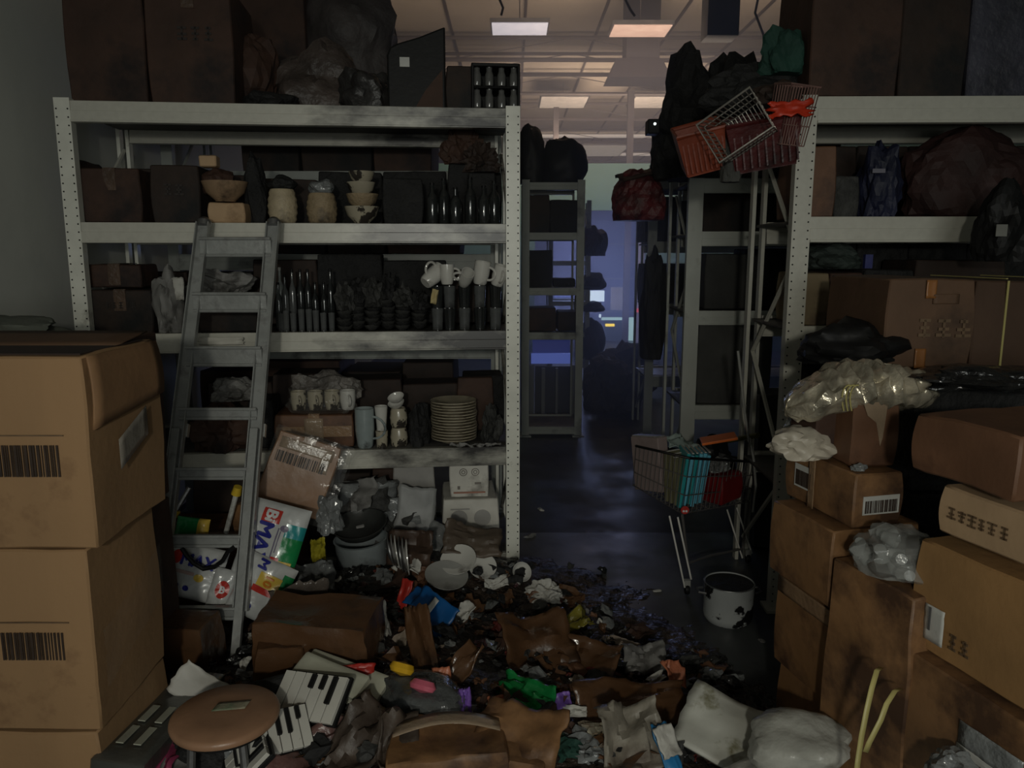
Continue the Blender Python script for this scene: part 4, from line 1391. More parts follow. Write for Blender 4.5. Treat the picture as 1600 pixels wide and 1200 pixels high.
det_bag('white detergent bag with big blue letters and a teal-green corner, under the leaning taped carton', c1, w1, h1, 0.035, N1, Vector((-0.26, 0, 0)) - UP, zone1,
        [('rect', None, -0.098, -0.020, (0.050, 0.070), bag_red), ('bold', 'Bi', -0.098, -0.022, 0.060, whitetxt), ('bold', 'MAX', 0.008, -0.030, 0.078, bluetxt),
         ('rect', None, 0.088, 0.036, (0.085, 0.034), bag_red), ('rect', None, 0.092, 0.076, (0.075, 0.048), bag_yel), ('bold', '+10', 0.092, 0.074, 0.042, bag_or),
         ('oval', None, -0.062, 0.040, (0.012, 0.016), bag_grey), ('rect', None, 0.0, 0.020, (0.12, 0.005), bag_grey), ('rect', None, -0.01, 0.030, (0.08, 0.004), bag_grey)], 3)
c2 = P(409, 920, 2.66)
det_bag('white detergent bag with an orange and red badge, below the blue-lettered bag', c2, 0.22, 0.185, 0.03, (0.1, -0.93, 0.36), Vector((-0.45, 0, 0)) - UP,
        lambda u, v: 2 if (v > 0.80 and 0.15 < u < 0.45) else 0,
        [('rect', None, -0.035, 0.018, (0.05, 0.085), bag_yel), ('rect', None, 0.002, 0.008, (0.022, 0.08), bag_red), ('bold', '10', -0.037, 0.015, 0.045, bag_or),
         ('bold', 'M', -0.085, -0.03, 0.05, bluetxt), ('bold', 'S', 0.066, -0.015, 0.035, bluetxt)], 5)
c3 = P(302, 893, 2.74)
det_bag('white detergent bag with a red spot and blue letters, framed between the ladder rails', c3, 0.235, 0.20, 0.035, (-0.05, -0.92, 0.38), Vector((1, 0, 0)) - UP * 0.22,
        lambda u, v: 0,
        [('oval', None, -0.060, 0.045, (0.020, 0.026), bag_red), ('bold', 'MAX', 0.022, 0.040, 0.062, bluetxt), ('oval', None, 0.045, -0.015, (0.018, 0.014), bag_yel),
         ('oval', None, -0.035, -0.055, (0.010, 0.008), bluetxt), ('oval', None, 0.005, -0.06, (0.012, 0.010), bluetxt), ('rect', None, -0.02, -0.005, (0.09, 0.012), mat('bag_pinkprint', (0.45, 0.33, 0.30), 0.3, bump=0))], 8)
c4 = P(345, 925, 2.68)
det_bag('narrow grey-white detergent bag with a red oval mark, at the right ladder rail', c4, 0.085, 0.17, 0.02, (0, -0.93, 0.36), Vector((1, 0, 0)) - UP * 0.25,
        lambda u, v: 0, [('oval', None, 0.010, 0.012, (0.024, 0.032), bag_red), ('bold', 'B', 0.010, 0.010, 0.036, whitetxt)], 9)
det_bag('green and yellow detergent bag half hidden behind a ladder rung', P(300, 829, 2.86), 0.13, 0.10, 0.02, (0, -0.95, 0.3), Vector((1, 0, 0)) - UP * 0.12,
        lambda u, v: 3 if u > 0.7 else 2, [], 11)
# supports under the bags
carton('brown carton buried under the detergent bags', G(330, 985) + Vector((0, 0.27, 0.0)) - Vector((0, 0, 0)), 0.60, 0.25, 0.36, 0.02, card_wet, 'c', tapes=())
carton('sooty brown carton on the buried carton behind the ladder', (-1.03, 3.02, 0.37), 0.16, 0.14, 0.13, -0.35, card_mid, 'c', tapes=('top',))
# black cable over the bag
q = MB()
pts = [P(x, y, 2.66) for x, y in ((284, 856), (292, 868), (303, 880), (318, 889), (335, 886), (348, 876), (356, 862), (366, 855))]
q.tube(pts, 0.0085, 8)
tag(q.build('cable', black_pl), 'thick black cable sagging across the detergent bag behind the ladder', 'cable')
for (x0, y0, x1, y1, lab) in ((273, 801, 296, 762, 'short grey mop pole with yellow end, left of the brown carton behind the ladder'), (370, 768, 353, 832, 'white pole with yellow end, right of the brown carton behind the ladder')):
    t = thing('mop_pole', lab, 'pole', P(x0, y0, 2.9))
    v = P(x1, y1, 2.93) - P(x0, y0, 2.9)
    MB().tube([(0, 0, 0), v], 0.010, 8).build('pole', label_w if x0 > 300 else steel_d, t)
    MB().tube([-v.normalized() * 0.022, v.normalized() * 0.012], [0.016, 0.020], 10).build('yellow_end', yellow, t)
    t.location.z = t.location.z

# leaning carton in clear film
cc = P(466, 742, 3.02)
k = depth(cc) / FPX
M4 = frame_from((0.22, -0.95, 0.20), Vector((1, 0, 0)) - UP * 0.33)
# carton front looks at local -y : local x = xd, local z = up in the face
xd = Vector((1, 0, 0)) - UP * 0.33
n_ = Vector((0.15, -0.95, 0.22)).normalized()
xd = (xd - n_ * xd.dot(n_)).normalized()
zd = xd.cross(-n_)
Mc = Matrix((xd, -n_, zd)).transposed()
w_, h_, d_ = 0.255, 0.305, 0.19
base = cc - zd * h_ / 2 - n_ * d_ / 2 * 0
t = carton('tilted brown carton in torn clear film, leaning against the rack', base + (-n_) * (d_ / 2) * 1.0, w_, d_, h_, 0, mat('cardboard_leaning', (0.25, 0.125, 0.055), 0.55, var=0.18, scale=5, bump=0.3, bscale=35, bdist=0.004, wet=0.2), 'c', rot=Mc.to_euler(), tapes=('top',),
           code=[('front', -0.01, 0.205, 0.20, 0.045, 'print')], sticker=[('front', 0.0, 0.262, 0.22, 0.045, tape_clear), ('front', 0.085, 0.235, 0.04, 0.10, tape_clear)], amp=0.006)
q = MB()
q.grid(lambda u, v: Vector((-0.14 + 0.32 * u, -d_ / 2 - 0.018 - 0.012 * abs(nz(u * 4, v * 4, 3)), -0.02 + v * (h_ + 0.04))), 16, 16)
q.grid(lambda u, v: Vector((0.15 + 0.02 * nz(u * 5, v * 5, 1) + 0.03 * u, -d_ / 2 - 0.02 + u * 0.16, -0.03 + v * (h_ + 0.03))), 10, 16)
q.build('clear_film', film, t)

# ================================================================ RUBBLE PIECES
def MG(px, py, lift=0.0):
    return GM(px, py, lift)


t = carton('big crushed wet carton in the rubble behind the piano-striped panel', GM(503, 1035) - Vector((0, 0, 0.07)), 0.36, 0.22, 0.26, R(-6), card_wet, 'c', tapes=(), amp=0.018, sag=0.03, seed=31)
t = carton('small crushed wet carton left of the big crushed one', GM(441, 1058) - Vector((0, 0, 0.06)), 0.14, 0.16, 0.20, R(14), card_wet, 'c', tapes=(), amp=0.016, sag=0.02, seed=33)
t = carton('brown carton with a pale label behind the ladder foot', GM(284, 1050) - Vector((0, 0, 0.05)), 0.23, 0.16, 0.24, R(-4), card_wet, 'c', tapes=(), amp=0.008,
           sticker=[('front', -0.050, 0.185, 0.070, 0.080, label_w)], seed=36)
# striped packages left of the stool
p = GM(262, 1120)
t = carton('long dark flat package with pale stripes, between the stool and the cartons by the wall', (-0.96, 1.93, 0.21), 0.13, 0.50, 0.05, R(4), mat('grey_pack', (0.065, 0.066, 0.058), 0.3, var=0.3, bump=0.3, coat=0.3), 'c', tapes=(), rot=(R(-6), R(6), R(-2)))
q = MB()
for i_ in range(2):
    for j_ in range(2):
        q.box((-0.03 + i_ * 0.045, -0.14 + j_ * 0.11, 0.056), (0.020, 0.085, 0.003))
q.build('pale_stripes', mat('pale_stripe', (0.36, 0.37, 0.30), 0.4), t, bevel=0.001)
sheet('white_board', 'white card standing between the dark striped package and the stool', 'board', GM(312, 1078, 0.10), 0.10, 0.16, (R(70), R(-50), 0.5), white_p, 0.008, 7, thick=0.003)
sheet('magazine', 'curled magazine with red-violet edge under the stool, left side', 'magazine', GM(262, 1180, 0.08), 0.12, 0.20, (R(25), R(-20), R(-15)), mat('violet_cover', (0.20, 0.03, 0.07), 0.3, var=0.7, scale=9, bump=0.2), 0.03, 8, thick=0.004)
sheet('magazine', 'pale curled magazine beside the violet one under the stool', 'magazine', GM(285, 1195, 0.06), 0.11, 0.18, (R(20), R(10), R(10)), grey_p, 0.02, 9, thick=0.004)
lump('black_bundle', 'black crumpled bundle in the shade right under the stool', 'bundle', GM(330, 1185, 0.0), 0.10, 0.10, 0.09, black_char, 4)

# white panels with dark slots (like a row of keys)
def slotted(label, c, w, h, rot, nkeys, seed):
    t = thing('slotted_panel', label, 'panel', c, rot)
    q = MB()
    q.box((0, 0, 0), (w, h, 0.014))
    q.build('dark_tray', black_pl, t, bevel=0.002)
    q = MB()
    kw = w * 0.96 / nkeys
    for i_ in range(nkeys):
        x = -w * 0.48 + kw * (i_ + .5)
        q.box((x, -0.002, 0.012), (kw * 0.90, h * 0.93, 0.012))
    q.build('white_bars', mat('white_bar', (0.52, 0.51, 0.46), 0.35, var=0.12, bump=0.05), t, bevel=0.001)
    q = MB()
    rng = random.Random(seed)
    for i_ in range(nkeys - 1):
        if rng.random() < 0.85:
            x = -w * 0.48 + kw * (i_ + 1)
            hh_ = h * rng.choice([0.28, 0.55, 0.55])
            q.box((x, h * 0.42 - hh_ / 2, 0.019), (kw * 0.42, hh_, 0.014))
    q.build('dark_slots', black_pl, t, bevel=0.001)
    return t


slotted('white panel with dark key-like slots, lying against the pale double carton', GM(486, 1092, 0.075), 0.22, 0.135, (R(38), R(-6), R(-22)), 6, 2)
slotted('white panel with dark key-like slots, nearest the stool seat', GM(425, 1150, 0.075), 0.20, 0.12, (R(35), R(6), R(32)), 7, 5)
slotted('white panel with dark key-like slots, at the bottom edge under the stool', GM(392, 1190, 0.06), 0.14, 0.13, (R(40), R(0), R(-65)), 4, 7)
t = carton('pale cream flat carton with a ridge, behind the slotted panels', GM(535, 1072, 0.03), 0.27, 0.12, 0.035, R(-22), mat('cream_carton', (0.44, 0.44, 0.35), 0.5, var=0.15, bump=0.15, dark=(0.2, 0.19, 0.14), dark_amt=0.2), 'c', tapes=(), rot=(R(24), R(6), R(-24)), amp=0.002)
t = carton('pale cream flat carton lying on the ridged one behind the slotted panels', GM(518, 1062, 0.075), 0.22, 0.07, 0.022, R(-22), MATS['cream_carton'], 'c', tapes=(), rot=(R(24), R(6), R(-26)), amp=0.002)
p = GM(432, 1102, 0.03)
q = MB().tube([p + Vector((-0.09, 0.0, 0.03)), p + Vector((-0.02, 0, 0.045)), p + Vector((0.05, 0.02, 0.06))], [0.03, 0.032, 0.028], 12)
tag(q.build('black_roll', black_char), 'short black roll between the stool seat and the slotted panel', 'roll')

# larger named debris -------------------------------------------------
PCS = [
    # name, label, cat, px, py, lift, w, h, rot(deg), mat, amp, thick, fold
    ('folded_board', 'blue folded card with a white strip, in the rubble before the pans', 'card', 674, 958, 0.075, 0.19, 0.13, (48, 12, -42), blue, 0.008, 0.006, 0.0),
    ('card_flap', 'darker blue flap of card above the blue folded card', 'card', 657, 935, 0.09, 0.11, 0.09, (20, 6, -35), blue, 0.006, 0.004, 0.0),
    ('printed_pack', 'red and white printed pack standing left of the blue card', 'pack', 632, 930, 0.06, 0.05, 0.11, (60, 0, -28), red_w, 0.005, 0.006, 0.0),
    ('green_foil_bag', 'shiny green foil bag lying in the middle of the rubble', 'bag', 818, 1085, 0.04, 0.20, 0.10, (30, 0, -38), green, 0.035, 0.004, 0.0),
    ('cardboard_piece', 'torn brown cardboard left of the spilled dark ring, mid rubble', 'cardboard', 835, 1005, 0.05, 0.26, 0.22, (35, 4, 20), card_wet, 0.03, 0.005, 0.25),
    ('cardboard_piece', 'limp brown cardboard right of the green foil bag', 'cardboard', 905, 1040, 0.035, 0.26, 0.20, (25, 0, -20), card_wet, 0.035, 0.005, 0.1),
    ('cardboard_piece', 'long brown cardboard under the white torn paper, right of mid rubble', 'cardboard', 985, 1098, 0.04, 0.36, 0.14, (30, 8, 12), card_wet, 0.025, 0.005, 0.0),
    ('cardboard_piece', 'orange-brown cardboard at the bottom edge, centre right', 'cardboard', 810, 1160, 0.08, 0.24, 0.20, (28, -4, -24), card_mid, 0.02, 0.006, 0.1),
    ('cardboard_piece', 'narrow upright brown cardboard strip below the blue card', 'cardboard', 658, 1010, 0.07, 0.08, 0.26, (40, 0, 18), card_wet, 0.02, 0.005, 0.0),
    ('cardboard_piece', 'brown cardboard scrap leaning right of the salmon pack', 'cardboard', 715, 1050, 0.05, 0.07, 0.20, (35, 0, -48), card_wet, 0.02, 0.005, 0.0),
    ('dark_sheet', 'big dark folded sheet at the bottom edge right of the slotted panels', 'sheet', 560, 1165, 0.04, 0.15, 0.24, (25, 10, -38), mat('dark_brown_sheet', (0.07, 0.052, 0.04), 0.5, var=0.4, bump=0.5), 0.05, 0.003, 0.3),
    ('dark_sheet', 'dark brown curved flap beside the big folded sheet', 'sheet', 615, 1165, 0.05, 0.11, 0.17, (30, 24, 25), MATS['dark_brown_sheet'] if 'dark_brown_sheet' in MATS else card_wet, 0.02, 0.003, 0.5),
    ('plastic_sheet', 'pinkish smeared plastic sheet at the bottom edge below the slotted panels', 'sheet', 500, 1180, 0.02, 0.34, 0.14, (20, 0, 32), mat('pinkish_film', (0.15, 0.08, 0.07), 0.3, var=0.7, scale=7, bump=0.6), 0.04, 0.002, 0.0),
    ('white_scrap', 'white torn scrap of paper left of the blue card', 'paper', 596, 968, 0.05, 0.05, 0.12, (50, 0, 30), white_p, 0.015, 0.002, 0.0),
    ('white_scrap', 'forked white plastic piece at the corner of the blue card', 'plastic piece', 726, 960, 0.05, 0.05, 0.09, (40, 20, -40), white_p, 0.02, 0.003, 0.4),
    ('violet_scrap', 'small violet bow-shaped scrap right of the toy bag', 'scrap', 727, 1098, 0.06, 0.035, 0.07, (55, 0, 10), purple, 0.015, 0.003, 0.3),
    ('violet_scrap', 'violet card tip on a white scrap right of the green foil bag', 'scrap', 880, 1098, 0.045, 0.05, 0.055, (50, 0, 20), purple, 0.006, 0.002, 0.0),
    ('white_scrap', 'white scrap under the violet card tip', 'paper', 898, 1111, 0.03, 0.07, 0.03, (45, 0, -8), white_p, 0.01, 0.003, 0.0),
    ('salmon_pack', 'salmon printed pack standing behind the toy bag', 'pack', 690, 1068, 0.06, 0.055, 0.09, (65, 0, 5), salmon, 0.008, 0.005, 0.0),
    ('salmon_scrap', 'small orange-red scrap left of the green foil bag', 'scrap', 775, 1095, 0.04, 0.05, 0.025, (35, 0, 10), salmon, 0.006, 0.002, 0.0),
    ('orange_wrapper', 'orange and white wrapper in the rubble right of the brown cardboard', 'wrapper', 1053, 1062, 0.05, 0.08, 0.12, (45, 10, 30), salmon, 0.02, 0.003, 0.2),
    ('white_scrap', 'pale torn cloth-like paper in the rubble toward the pot', 'paper', 1005, 1032, 0.05, 0.15, 0.11, (40, 0, 5), grey_p, 0.035, 0.003, 0.2),
    ('white_scrap', 'long beige torn strip pointing to the cart', 'paper', 975, 1005, 0.04, 0.13, 0.035, (30, 0, -35), mat('beige_p', (0.30, 0.24, 0.19), 0.5), 0.012, 0.003, 0.0),
    ('white_scrap', 'curled white strip beside the orange wrapper', 'paper', 1020, 1063, 0.05, 0.09, 0.03, (45, 0, 45), white_p, 0.015, 0.003, 0.3),
    ('grey_scrap', 'crumpled pale sheet at the bottom edge left of the white box lid', 'paper', 985, 1155, 0.07, 0.17, 0.18, (35, 0, 15), mat('beige_sheet', (0.26, 0.235, 0.19), 0.45, var=0.4, bump=0.5, dark=(0.06, 0.04, 0.03), dark_amt=0.4), 0.045, 0.003, 0.2),
    ('blue_pack', 'blue and white pack at the bottom edge left of the white box lid', 'pack', 1045, 1180, 0.07, 0.05, 0.15, (50, 0, 25), mat('blue_pack', (0.02, 0.16, 0.36), 0.3), 0.006, 0.008, 0.0),
    ('pale_pack', 'pale strip pack on top of the blue pack at the bottom edge', 'pack', 1043, 1158, 0.10, 0.06, 0.08, (45, 0, 28), white_p, 0.006, 0.006, 0.0),
    ('red_pack', 'dark red printed pack behind the pale cream cartons', 'pack', 548, 1057, 0.08, 0.14, 0.06, (55, 0, 8), red_w, 0.01, 0.004, 0.0),
    ('yellow_wrapper', 'yellow crumpled wrapper at the floor edge of the rubble', 'wrapper', 897, 976, 0.02, 0.13, 0.09, (30, 0, 20), mat('yellow_wrap', (0.22, 0.19, 0.03), 0.3, var=0.6, scale=12, bump=0.5), 0.05, 0.002, 0.1),
    ('yellow_wrapper', 'yellow clip and ribbon behind the wet cardboard, beside the big pot', 'wrapper', 497, 862, 0.12, 0.06, 0.10, (60, 0, 20), mat('dull_yellow', (0.40, 0.35, 0.03), 0.4), 0.03, 0.003, 0.3),
    ('plastic_sheet', 'pale crumpled plastic piece below the yellow clip', 'plastic piece', 492, 905, 0.10, 0.15, 0.13, (50, 0, 20), plastic_g, 0.05, 0.002, 0.2),
    ('plastic_sheet', 'clear wrap over the wet carton at the foot of the leaning carton', 'wrap', 470, 945, 0.12, 0.20, 0.12, (40, 0, 25), mat('greyish_wrap', (0.12, 0.10, 0.085), 0.2, bump=0.6, bscale=14, bdist=0.02), 0.05, 0.002, 0.1),
    ('cardboard_piece', 'dark cardboard lid leaning on the white pan carton, before it', 'cardboard', 735, 848, 0.10, 0.25, 0.14, (50, 12, 12), mat('brown_lid', (0.10, 0.075, 0.055), 0.5, var=0.3, bump=0.3), 0.03, 0.005, 0.3),
    ('cardboard_piece', 'dark round brown cardboard lid left of the plates', 'cardboard', 642, 858, 0.10, 0.19, 0.15, (55, 0, -8), mat('dark_lid', (0.065, 0.04, 0.028), 0.5, var=0.3, bump=0.3), 0.035, 0.005, 0.2),
    ('white_scrap', 'crumpled white paper near the plates, left of the dark lid', 'paper', 640, 885, 0.05, 0.12, 0.07, (40, 0, -20), white_p, 0.03, 0.002, 0.2),
    ('white_scrap', 'crumpled white paper scrap right of the big grey dish', 'paper', 775, 912, 0.03, 0.10, 0.05, (25, 0, 10), white_p, 0.02, 0.002, 0.2),
    ('dark_sheet', 'burnt dark flat sheet at the foot of the right post', 'sheet', 790, 900, 0.02, 0.16, 0.09, (20, 0, -12), black_char, 0.02, 0.003, 0.1),
]
for (nm, lab, cat, px, py, lift, w_, h_, rot, m_, amp, th, fold) in PCS:
    sheet(nm, lab, cat, GM(px, py, lift), w_, h_, tuple(R(a) for a in rot), m_, amp, px % 37, thick=th, fold=fold, n=14)
# white strip on the blue card
p = GM(674, 958, 0.075)
sheet('white_strip', 'small white paper strip on the blue folded card', 'strip', p + Vector((-0.005, -0.010, 0.022)), 0.028, 0.085, (R(48), R(12), R(-52)), label_w, 0.002, 4, n=6, torn=0)

# curved cardboard with pale tape at bottom centre
t = carton('rounded brown carton with wide tape, at the bottom edge centre', GM(700, 1200, -0.03) + Vector((0, -0.02, 0)), 0.30, 0.20, 0.11, R(5), card_mid, 'c', tapes=(), amp=0.016, sag=0.02, seed=71)
q = MB()
q.grid(lambda u, v: Vector((-0.14 + 0.28 * u, -0.03 + 0.055 * v + 0.03 * math.sin(3 * u), 0.128 + 0.012 * math.sin(3.1 * u))), 14, 3)
q.build('tape', tape_clear, t, solid=0.001)
carton('torn brown carton corner at the bottom edge, under the orange-brown cardboard', GM(795, 1195, -0.02) + Vector((0, -0.04, 0)), 0.22, 0.18, 0.10, R(-14), card_mid, 'c', tapes=(), amp=0.012, seed=72)

# bag of toys
p = GM(655, 1100, 0.03)
tb = thing('toy_bag', 'dark clear bag with a yellow and a pink toy part showing, mid rubble', 'bag', p, (0, 0, R(-25)))
lump_mesh(0.145, 0.085, 0.085, 9, 0.22, 1.6, 4, True).build('bag_film', mat('dark_film', (0.075, 0.08, 0.08), 0.12, var=0.6, scale=9, bump=0.9, bscale=16, bdist=0.02, coat=0.4), tb)
q = MB()
q.lathe([(0.0001, -0.02), (0.028, -0.012), (0.034, 0.0), (0.028, 0.014), (0.0001, 0.02)], 24, 0, (-0.050, -0.005, 0.100), wob=0.25, M=Matrix.Rotation(R(-35), 3, 'X') @ Matrix.Diagonal((1.25, 0.8, 1)))
q.build('yellow_toy', mat('toy_yellow', (0.62, 0.36, 0.02), 0.3), tb)
q = MB()
q.lathe([(0.0001, -0.02), (0.030, -0.012), (0.036, 0.0), (0.028, 0.014), (0.0001, 0.02)], 24, 0, (0.035, -0.035, 0.085), wob=0.3, seed=3, M=Matrix.Rotation(R(-35), 3, 'X') @ Matrix.Diagonal((1.3, 0.75, 1)))
q.build('pink_toy', pink, tb)

# dishes at the foot of the rack
def dish(label, px, py, lift, r, rot, m_, kind='plate', name='plate', cat='plate'):
    k_ = plate_mesh(r, r * 0.22) if kind == 'plate' else bowl_mesh(r, r * 0.75)
    return tag(k_.build(name, m_, None, GM(px, py, lift), tuple(R(a) for a in rot)), label, cat)


dish('large grey dish tilted up in the rubble before the white plates', 697, 905, 0.05, 0.088, (16, 8, 0), mat('grey_dish', (0.32, 0.32, 0.30), 0.25, dark=(0.05, 0.045, 0.04), dark_amt=0.25, coat=0.3), name='dish', cat='dish')
dish('white deep plate leaning upright, left of two behind the grey dish', 717, 880, 0.07, 0.075, (30, -8, 0), white_cer)
dish('white plate with a dark broken notch, right of two behind the grey dish', 753, 888, 0.05, 0.060, (38, 14, 0), white_cer)
tag(lump_mesh(0.022, 0.018, 0.03, 3, 0.4).build('charred_piece', black_char, None, GM(748, 893, 0.03) + Vector((0, -0.05, 0.01))), 'small black piece lying against the notched white plate', 'charred piece')
dish('small white ladle-shaped bowl on the floor at the right post foot', 812, 897, 0.02, 0.042, (50, 30, 0), white_cer, 'bowl', 'bowl', 'bowl')
lump('crumpled_plastic', 'crumpled white plastic lump on the floor edge of the rubble', 'plastic lump', GM(850, 938, 0.0), 0.072, 0.055, 0.075, white_p, 6, rough=0.6, freq=2.2, sub=4)
# big pot and pan
p = GM(562, 905, -0.05)
k = depth(p) / FPX
t = thing('cooking_pot', 'silvery grey pot half buried in the rubble under the black pan', 'pot', (p.x, p.y + 0.1, p.z), (R(4), R(-3), 0))
MB().lathe([(0.0001, 0), (0.105, 0), (0.112, 0.01), (0.114, 0.15), (0.120, 0.155), (0.112, 0.156), (0.106, 0.02), (0.0001, 0.012)], 32).build('pot_body', mat('pot_steel', (0.34, 0.38, 0.39), 0.35, metal=0.3, dark=(0.05, 0.05, 0.05), dark_amt=0.3), t)
q = MB()
q.tube([(0.112, -0.03, 0.11), (0.145, -0.02, 0.115), (0.145, 0.02, 0.115), (0.112, 0.03, 0.11)], 0.006, 6)
q.build('handle', steel_d, t)
tag(bowl_mesh(0.122, 0.065).build('frying_pan', mat('pan_black', (0.035, 0.037, 0.035), 0.35, var=0.5, bump=0.2), None, (p.x - 0.005, p.y + 0.09, p.z + 0.165), (R(14), R(-4), 0)), 'black pan lying on the silvery pot under the fourth shelf', 'pan')
for i_ in range(6):
    p = GM(603 + i_ * 6, 868, 0.11)
    tag(plate_mesh(0.072, 0.012).build('serving_tray', (steel_d, grey_p, white_cer)[i_ % 3], None, p + Vector((0, -0.015 * i_ + 0.05, 0)), (R(12), R(78 + i_ * 1.5), R(20))), 'thin round tray standing on edge right of the silvery pot', 'tray', 'trays on edge beside the pot')
lump('crumpled_plastic', 'grey crumpled plastic bag left of the black pan', 'bag', GM(515, 830, 0.2), 0.06, 0.06, 0.16, plastic_g, 13, rough=0.6, sub=4)

# white lid / styrofoam and white bag at the bottom right
sheet('foam_lid', 'dirty white foam lid with dark spots at the bottom edge, beside the white bag', 'lid', GM(1150, 1150, 0.10), 0.31, 0.20, (R(30), R(8), R(-33)), mat('dirty_foam', (0.46, 0.46, 0.41), 0.5, var=0.15, scale=4, bump=0.25, dark=(0.12, 0.11, 0.04), dark_amt=0.3, dark_scale=9), 0.016, 12, thick=0.010, torn=0.03)
q = MB()
rr_ = random.Random(4)
pl_ = GM(1165, 1150, 0.09)
lump('white_plastic_bag', 'white crumpled plastic bag behind the foam lid, beside the cartons', 'bag', P(1250, 1175, 1.80) - Vector((0, 0, 0.02)), 0.13, 0.10, 0.11, white_bag, 15, sub=4, rough=0.28, freq=1.1, smooth=True)
lump('white_plastic_bag', 'folded white plastic bag at the bottom edge below the crumpled one', 'bag', P(1225, 1215, 1.76) - Vector((0, 0, 0.05)), 0.15, 0.08, 0.09, white_bag, 16, sub=4, rough=0.28, freq=1.1, smooth=True)
for i_, (px, py, w_, m_) in enumerate(((905, 1165, 0.05, plastic_g), (935, 1160, 0.06, foil), (880, 1180, 0.05, dgreen), (925, 1185, 0.045, plastic_g), (1110, 1060, 0.04, plastic_g), (1075, 1045, 0.05, char_grey))):
    lump('crumpled_wrapper', ['grey crumpled wrapper', 'silvery crumpled foil wrapper', 'dull green crumpled wrapper', 'small grey knotted wrapper', 'small pale wrapper nearest the pot', 'charred grey wrapper beside the orange one'][i_] + (' at the bottom edge centre right' if i_ < 4 else ' in the rubble edge'), 'wrapper', GM(px, py, 0.0), w_, w_ * 0.8, w_ * 0.9, m_, i_ + 3, rough=0.7, freq=2.6)

# countable scraps ----------------------------------------------------
rs = random.Random(77)
protos = []
kinds = [
    ('paper_scrap', 'torn pale paper scrap scattered in the rubble', 'scrap', 'pale paper scraps in the rubble', [white_p, grey_p, mat('beige_p2', (0.27, 0.22, 0.17), 0.6, var=0.4)], 170, 0.6),
    ('cardboard_scrap', 'torn wet brown cardboard scrap scattered in the rubble', 'scrap', 'cardboard scraps in the rubble', [card_wet, card_red, card_char2], 210, 1.3),
    ('burnt_scrap', 'burnt black and grey scrap scattered in the rubble', 'scrap', 'burnt scraps in the rubble', [black_char, char_grey, black_wet], 260, 1.0),
    ('plastic_scrap', 'shiny crumpled plastic scrap scattered in the rubble', 'scrap', 'plastic scraps in the rubble', [plastic_g, black_wet, plastic_g], 210, 0.8),
    ('red_scrap', 'dull red scrap of packaging scattered in the rubble', 'scrap', 'red scraps in the rubble', [mat('dull_red', (0.14, 0.03, 0.025), 0.4, var=0.5), mat('mauve', (0.10, 0.045, 0.05), 0.4, var=0.5)], 100, 0.6),
]
for (nm, lab, cat, grp, ms, cnt, sc_) in kinds:
    ps = []
    for k_ in range(8):
        if nm in ('burnt_scrap', 'plastic_scrap'):
            mb = lump_mesh(0.028, 0.02, 0.02, k_ * 3.3, 0.8, 2.2, 2)
        else:
            mb = MB()
            s_ = k_ * 5.1
            mb.grid(lambda u, v: Vector(((u - .5) * 0.06 * (1 + 0.5 * nz(v * 3, s_, 0)), (v - .5) * 0.04 * (1 + 0.6 * nz(u * 3, s_, 2)), 0.018 * nz(u * 2.3, v * 2.3, s_) + 0.008 * abs(nz(u * 6, v * 6, s_)))), 6, 5, 0, False)
        for m_ in ms:
            me = mb.build('proto', m_)
            d_ = me.data
            bpy.data.objects.remove(me)
            ps.append(d_)
    n_ = 0
    while n_ < cnt:
        px, py = rs.uniform(250, 1150), rs.uniform(885, 1198)
        if px > 830 and py < 900 + (px - 830) * 0.45:
            if rs.random() > 0.06:
                continue
        if px > 1000 and py < 1010:
            continue
        if px < 460 and py < 950:
            continue
        p = GM(px, py, 0.006)
        if p.x < -0.93 and p.y < 2.3:
            continue
        o = bpy.data.objects.new(nm, rs.choice(ps))
        C.objects.link(o)
        o.location = p + Vector((0, 0, rs.uniform(0, 0.02) if mh(p.x, p.y) > 0.03 else 0))
        o.rotation_euler = (rs.uniform(-.6, .6), rs.uniform(-.6, .6), rs.uniform(0, 6.28))
        s_ = sc_ * rs.choice([0.4, 0.6, 0.8, 1.1, 1.7])
        o.scale = (s_, s_, s_)
        tag(o, lab, cat, grp)
        n_ += 1
# tiny pieces out on the wet floor
for i_, (px, py, s_, lab) in enumerate(((1027, 924, 0.022, 'small white cup shard alone on the wet floor left of the cart leg'), (880, 899, 0.03, 'pale flat scrap on the floor right of the white bowl'), (845, 797, 0.03, 'small pale scrap far along the aisle floor'),
                                        (985, 933, 0.012, 'tiny grey shard on the wet floor'), (997, 965, 0.012, 'tiny pale shard on the wet floor, nearer one'), (1190, 1002, 0.02, 'small white scrap on the floor by the pot'), (890, 930, 0.03, 'thin twig of white plastic beside the white lump'),
                                        (830, 838, 0.04, 'grey ring-shaped scrap on the aisle floor'), (1060, 1000, 0.012, 'tiny grey shard between the cart and the rubble'))):
    p = G(px, py, 0.0)
    tag(lump_mesh(s_, s_ * 0.5, s_ * 0.4, i_, 0.7, 2, 2).build('floor_shard', white_p if i_ % 2 == 0 else grey_p, None, p, (0, 0, i_)), lab, 'shard')
# ================================================================ RIGHT CARTONS
def rb(label, px, pyt, Y, h, w, d, rz=15, m=None, **kw):
    p = P(px, pyt, Y)
    return carton(label, p - Vector((0, 0, h)), w, d, h, R(rz), m or card_mid, 'fl', **kw)


